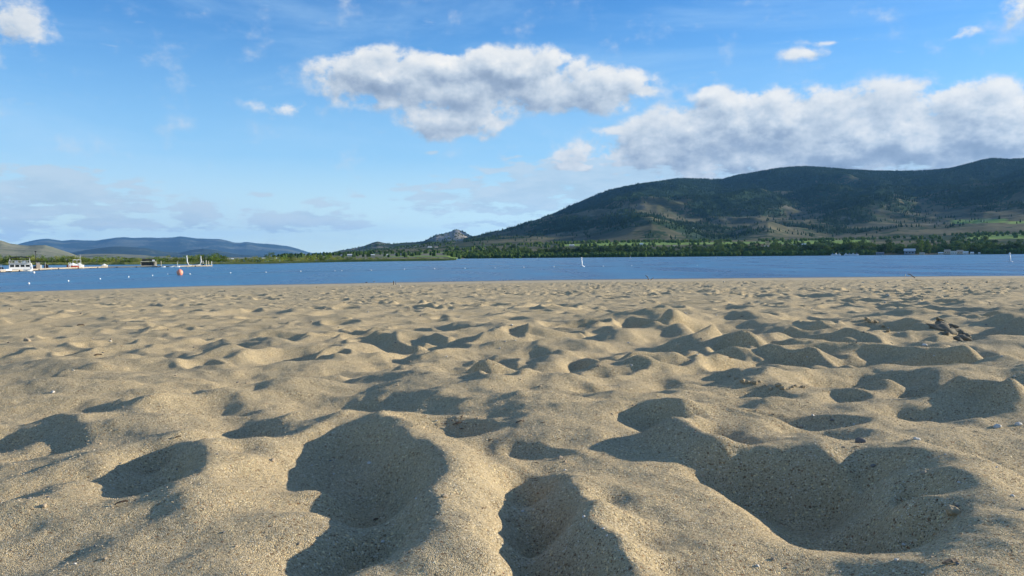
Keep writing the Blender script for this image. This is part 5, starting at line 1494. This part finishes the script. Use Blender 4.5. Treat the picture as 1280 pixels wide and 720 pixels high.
def stick(px, py, wpx, hpx, label, pts, name='stick', cat='stick', mat=M_TWIG, r=.03):
    h = hit(px, py)
    if h is None: x, y = gp(px, py); z = float(sand_h(x, y))
    else: x, y, z = h
    k = math.hypot(x, y) / F
    o = MB().tube([(a * wpx * k, b * wpx * k, c * hpx * k) for (a, b, c) in pts], [r * 1.1, r, r, r * .8, r * .4][:len(pts)] if len(pts) <= 5 else r, 6).build(name, mat, None, True)
    o.location = (x, y, z); return tag(o, label, cat)


stick(810, 350.0, 4, 5.5, 'dark bent stick poking up from the beach near the water', [(.1, 0, -.15), (.05, 0, .3), (-.1, .1, .7), (-.6, .1, .95), (-.9, .1, 1.0)], r=.035)
stick(813, 350.4, 4, 3.2, 'thin leaning twig at the foot of the dark bent stick', [(0, 0, -.1), (.35, 0, .45), (.95, 0, 1)], 'twig', 'twig', r=.02)
stick(492, 356.0, 3, 4.5, 'short dark stick upright by the water, left of two', [(0, 0, -.1), (.05, 0, .5), (-.05, 0, 1)], r=.035)
stick(494.5, 355.8, 3, 4.8, 'short bluish-grey stick upright by the water, right of two', [(0, 0, -.1), (.1, 0, .5), (.05, 0, 1)], r=.03, mat=M_BLUEG)
stick(1143, 347.6, 8, 5, 'dark curved twig arching toward the water near the right', [(.2, 0, -.1), (-.1, 0, .25), (-.45, .1, .7), (-.9, .1, .95)], 'twig', 'twig', r=.035)
stick(1131.5, 345.6, 3, 2.6, 'tiny pale stub just left of the curved twig', [(0, 0, -.1), (0, 0, .5), (-.1, 0, 1)], 'twig', 'twig', M_STONEW, r=.03)


rnd = random.Random(31); n_ = 0
while n_ < 46:
    py = 375 + 340 * rnd.random() ** 1.4; px = rnd.uniform(0, 1280); h_ = hit(px, py)
    if h_ is None: continue
    k = math.hypot(h_[0], h_[1]) / F; w = rnd.uniform(3, 7) * (.7 + (py - 370) / 400); a = rnd.uniform(0, 6.28); c_, s_ = math.cos(a) * w * k / 2, math.sin(a) * w * k / 2
    lb = 'small dark twig fragment on the ' + ('distant' if py < 430 else 'middle' if py < 540 else 'nearest') + ' sand ' + ('at the left' if px < 430 else 'in the centre' if px < 850 else 'at the right')
    b = MB().tube([(-c_, -s_, .0), (-c_ * .2, -s_ * .3, w * k * .10), (c_ * .3, s_ * .2, w * k * .13), (c_, s_, w * k * .05)], [w * k * .05, w * k * .07, w * k * .06, w * k * .03], 5)
    o = b.build('twig_fragment', M_BARK if n_ % 3 else M_TWIG, None, True); o.location = (h_[0], h_[1], h_[2]); tag(o, lb, 'twig', 'twigs: ' + lb); n_ += 1


# loose coarse grains lying on the nearest sand
def loose_grains(name, n, seed, smin, smax, r0, r1, mat):
    rs = np.random.RandomState(seed)
    th = np.radians(rs.uniform(-36, 37, n)); r = np.exp(rs.uniform(np.log(r0), np.log(r1), n))
    x = r * np.sin(th); y = r * np.cos(th); z = sand_h(x, y)
    s = rs.uniform(smin, smax, n) * np.clip(r / 1.3, .7, 1.6); P = np.stack([x, y, z + s * .2], -1)
    q = rs.normal(0, 1, (n, 4, 3)); q /= np.linalg.norm(q, axis=2, keepdims=True)
    base = np.array([(1, 1, 1), (1, -1, -1), (-1, 1, -1), (-1, -1, 1)]) / 1.73
    V = P[:, None, :] + (base[None] + q * .45) * (s[:, None, None] * .5) * np.array([1.1, 1.1, .8])
    fs = np.array([(0, 1, 2), (0, 3, 1), (0, 2, 3), (1, 3, 2)])
    return link_mesh(name, mesh_np(name, V.reshape(-1, 3), (fs[None] + (np.arange(n) * 4)[:, None, None]).reshape(-1, 3), False, mat))


def grain_mat():
    m, N = new_mat('coarse_grain'); geo = N.n('ShaderNodeNewGeometry')
    v = N.n('ShaderNodeTexVoronoi'); v.inputs['Scale'].default_value = 260; N.link(geo.outputs['Position'], v.inputs['Vector'])
    s = N.n('ShaderNodeSeparateColor'); N.link(v.outputs['Color'], s.inputs[0])
    finish(N, N.ramp(s.outputs[0], [(0, (.12, .095, .07)), (.2, (.30, .23, .145)), (.5, (.48, .37, .23)), (.85, (.58, .47, .30)), (1.0, (.75, .68, .54))]), .8, None, spec=.3)
    return m


GM = grain_mat()
tag(loose_grains('coarse_sand_grains', 60000, 2, .0008, .0024, .6, 4.0, GM), 'coarse loose sand grains scattered over the nearest dunes', 'sand grains', kind='stuff')

# ------------------------------------------------------------------ air
def build_haze():
    m = bpy.data.materials.new('haze'); m.use_nodes = True; N = NT(m.node_tree)
    v = N.n('ShaderNodeVolumePrincipled'); o = N.n('ShaderNodeOutputMaterial')
    v.inputs['Color'].default_value = (.20, .50, 1.0, 1); v.inputs['Density'].default_value = HAZE; v.inputs['Anisotropy'].default_value = .2
    N.link(v.outputs[0], o.inputs['Volume'])
    q = MB().box(-34000, 26000, -3200, 33500, -6, 1150).build('haze', m); tag(q, kind='stuff')


HAZE = 2.2e-5
build_haze()
print('done', time.time() - T0)
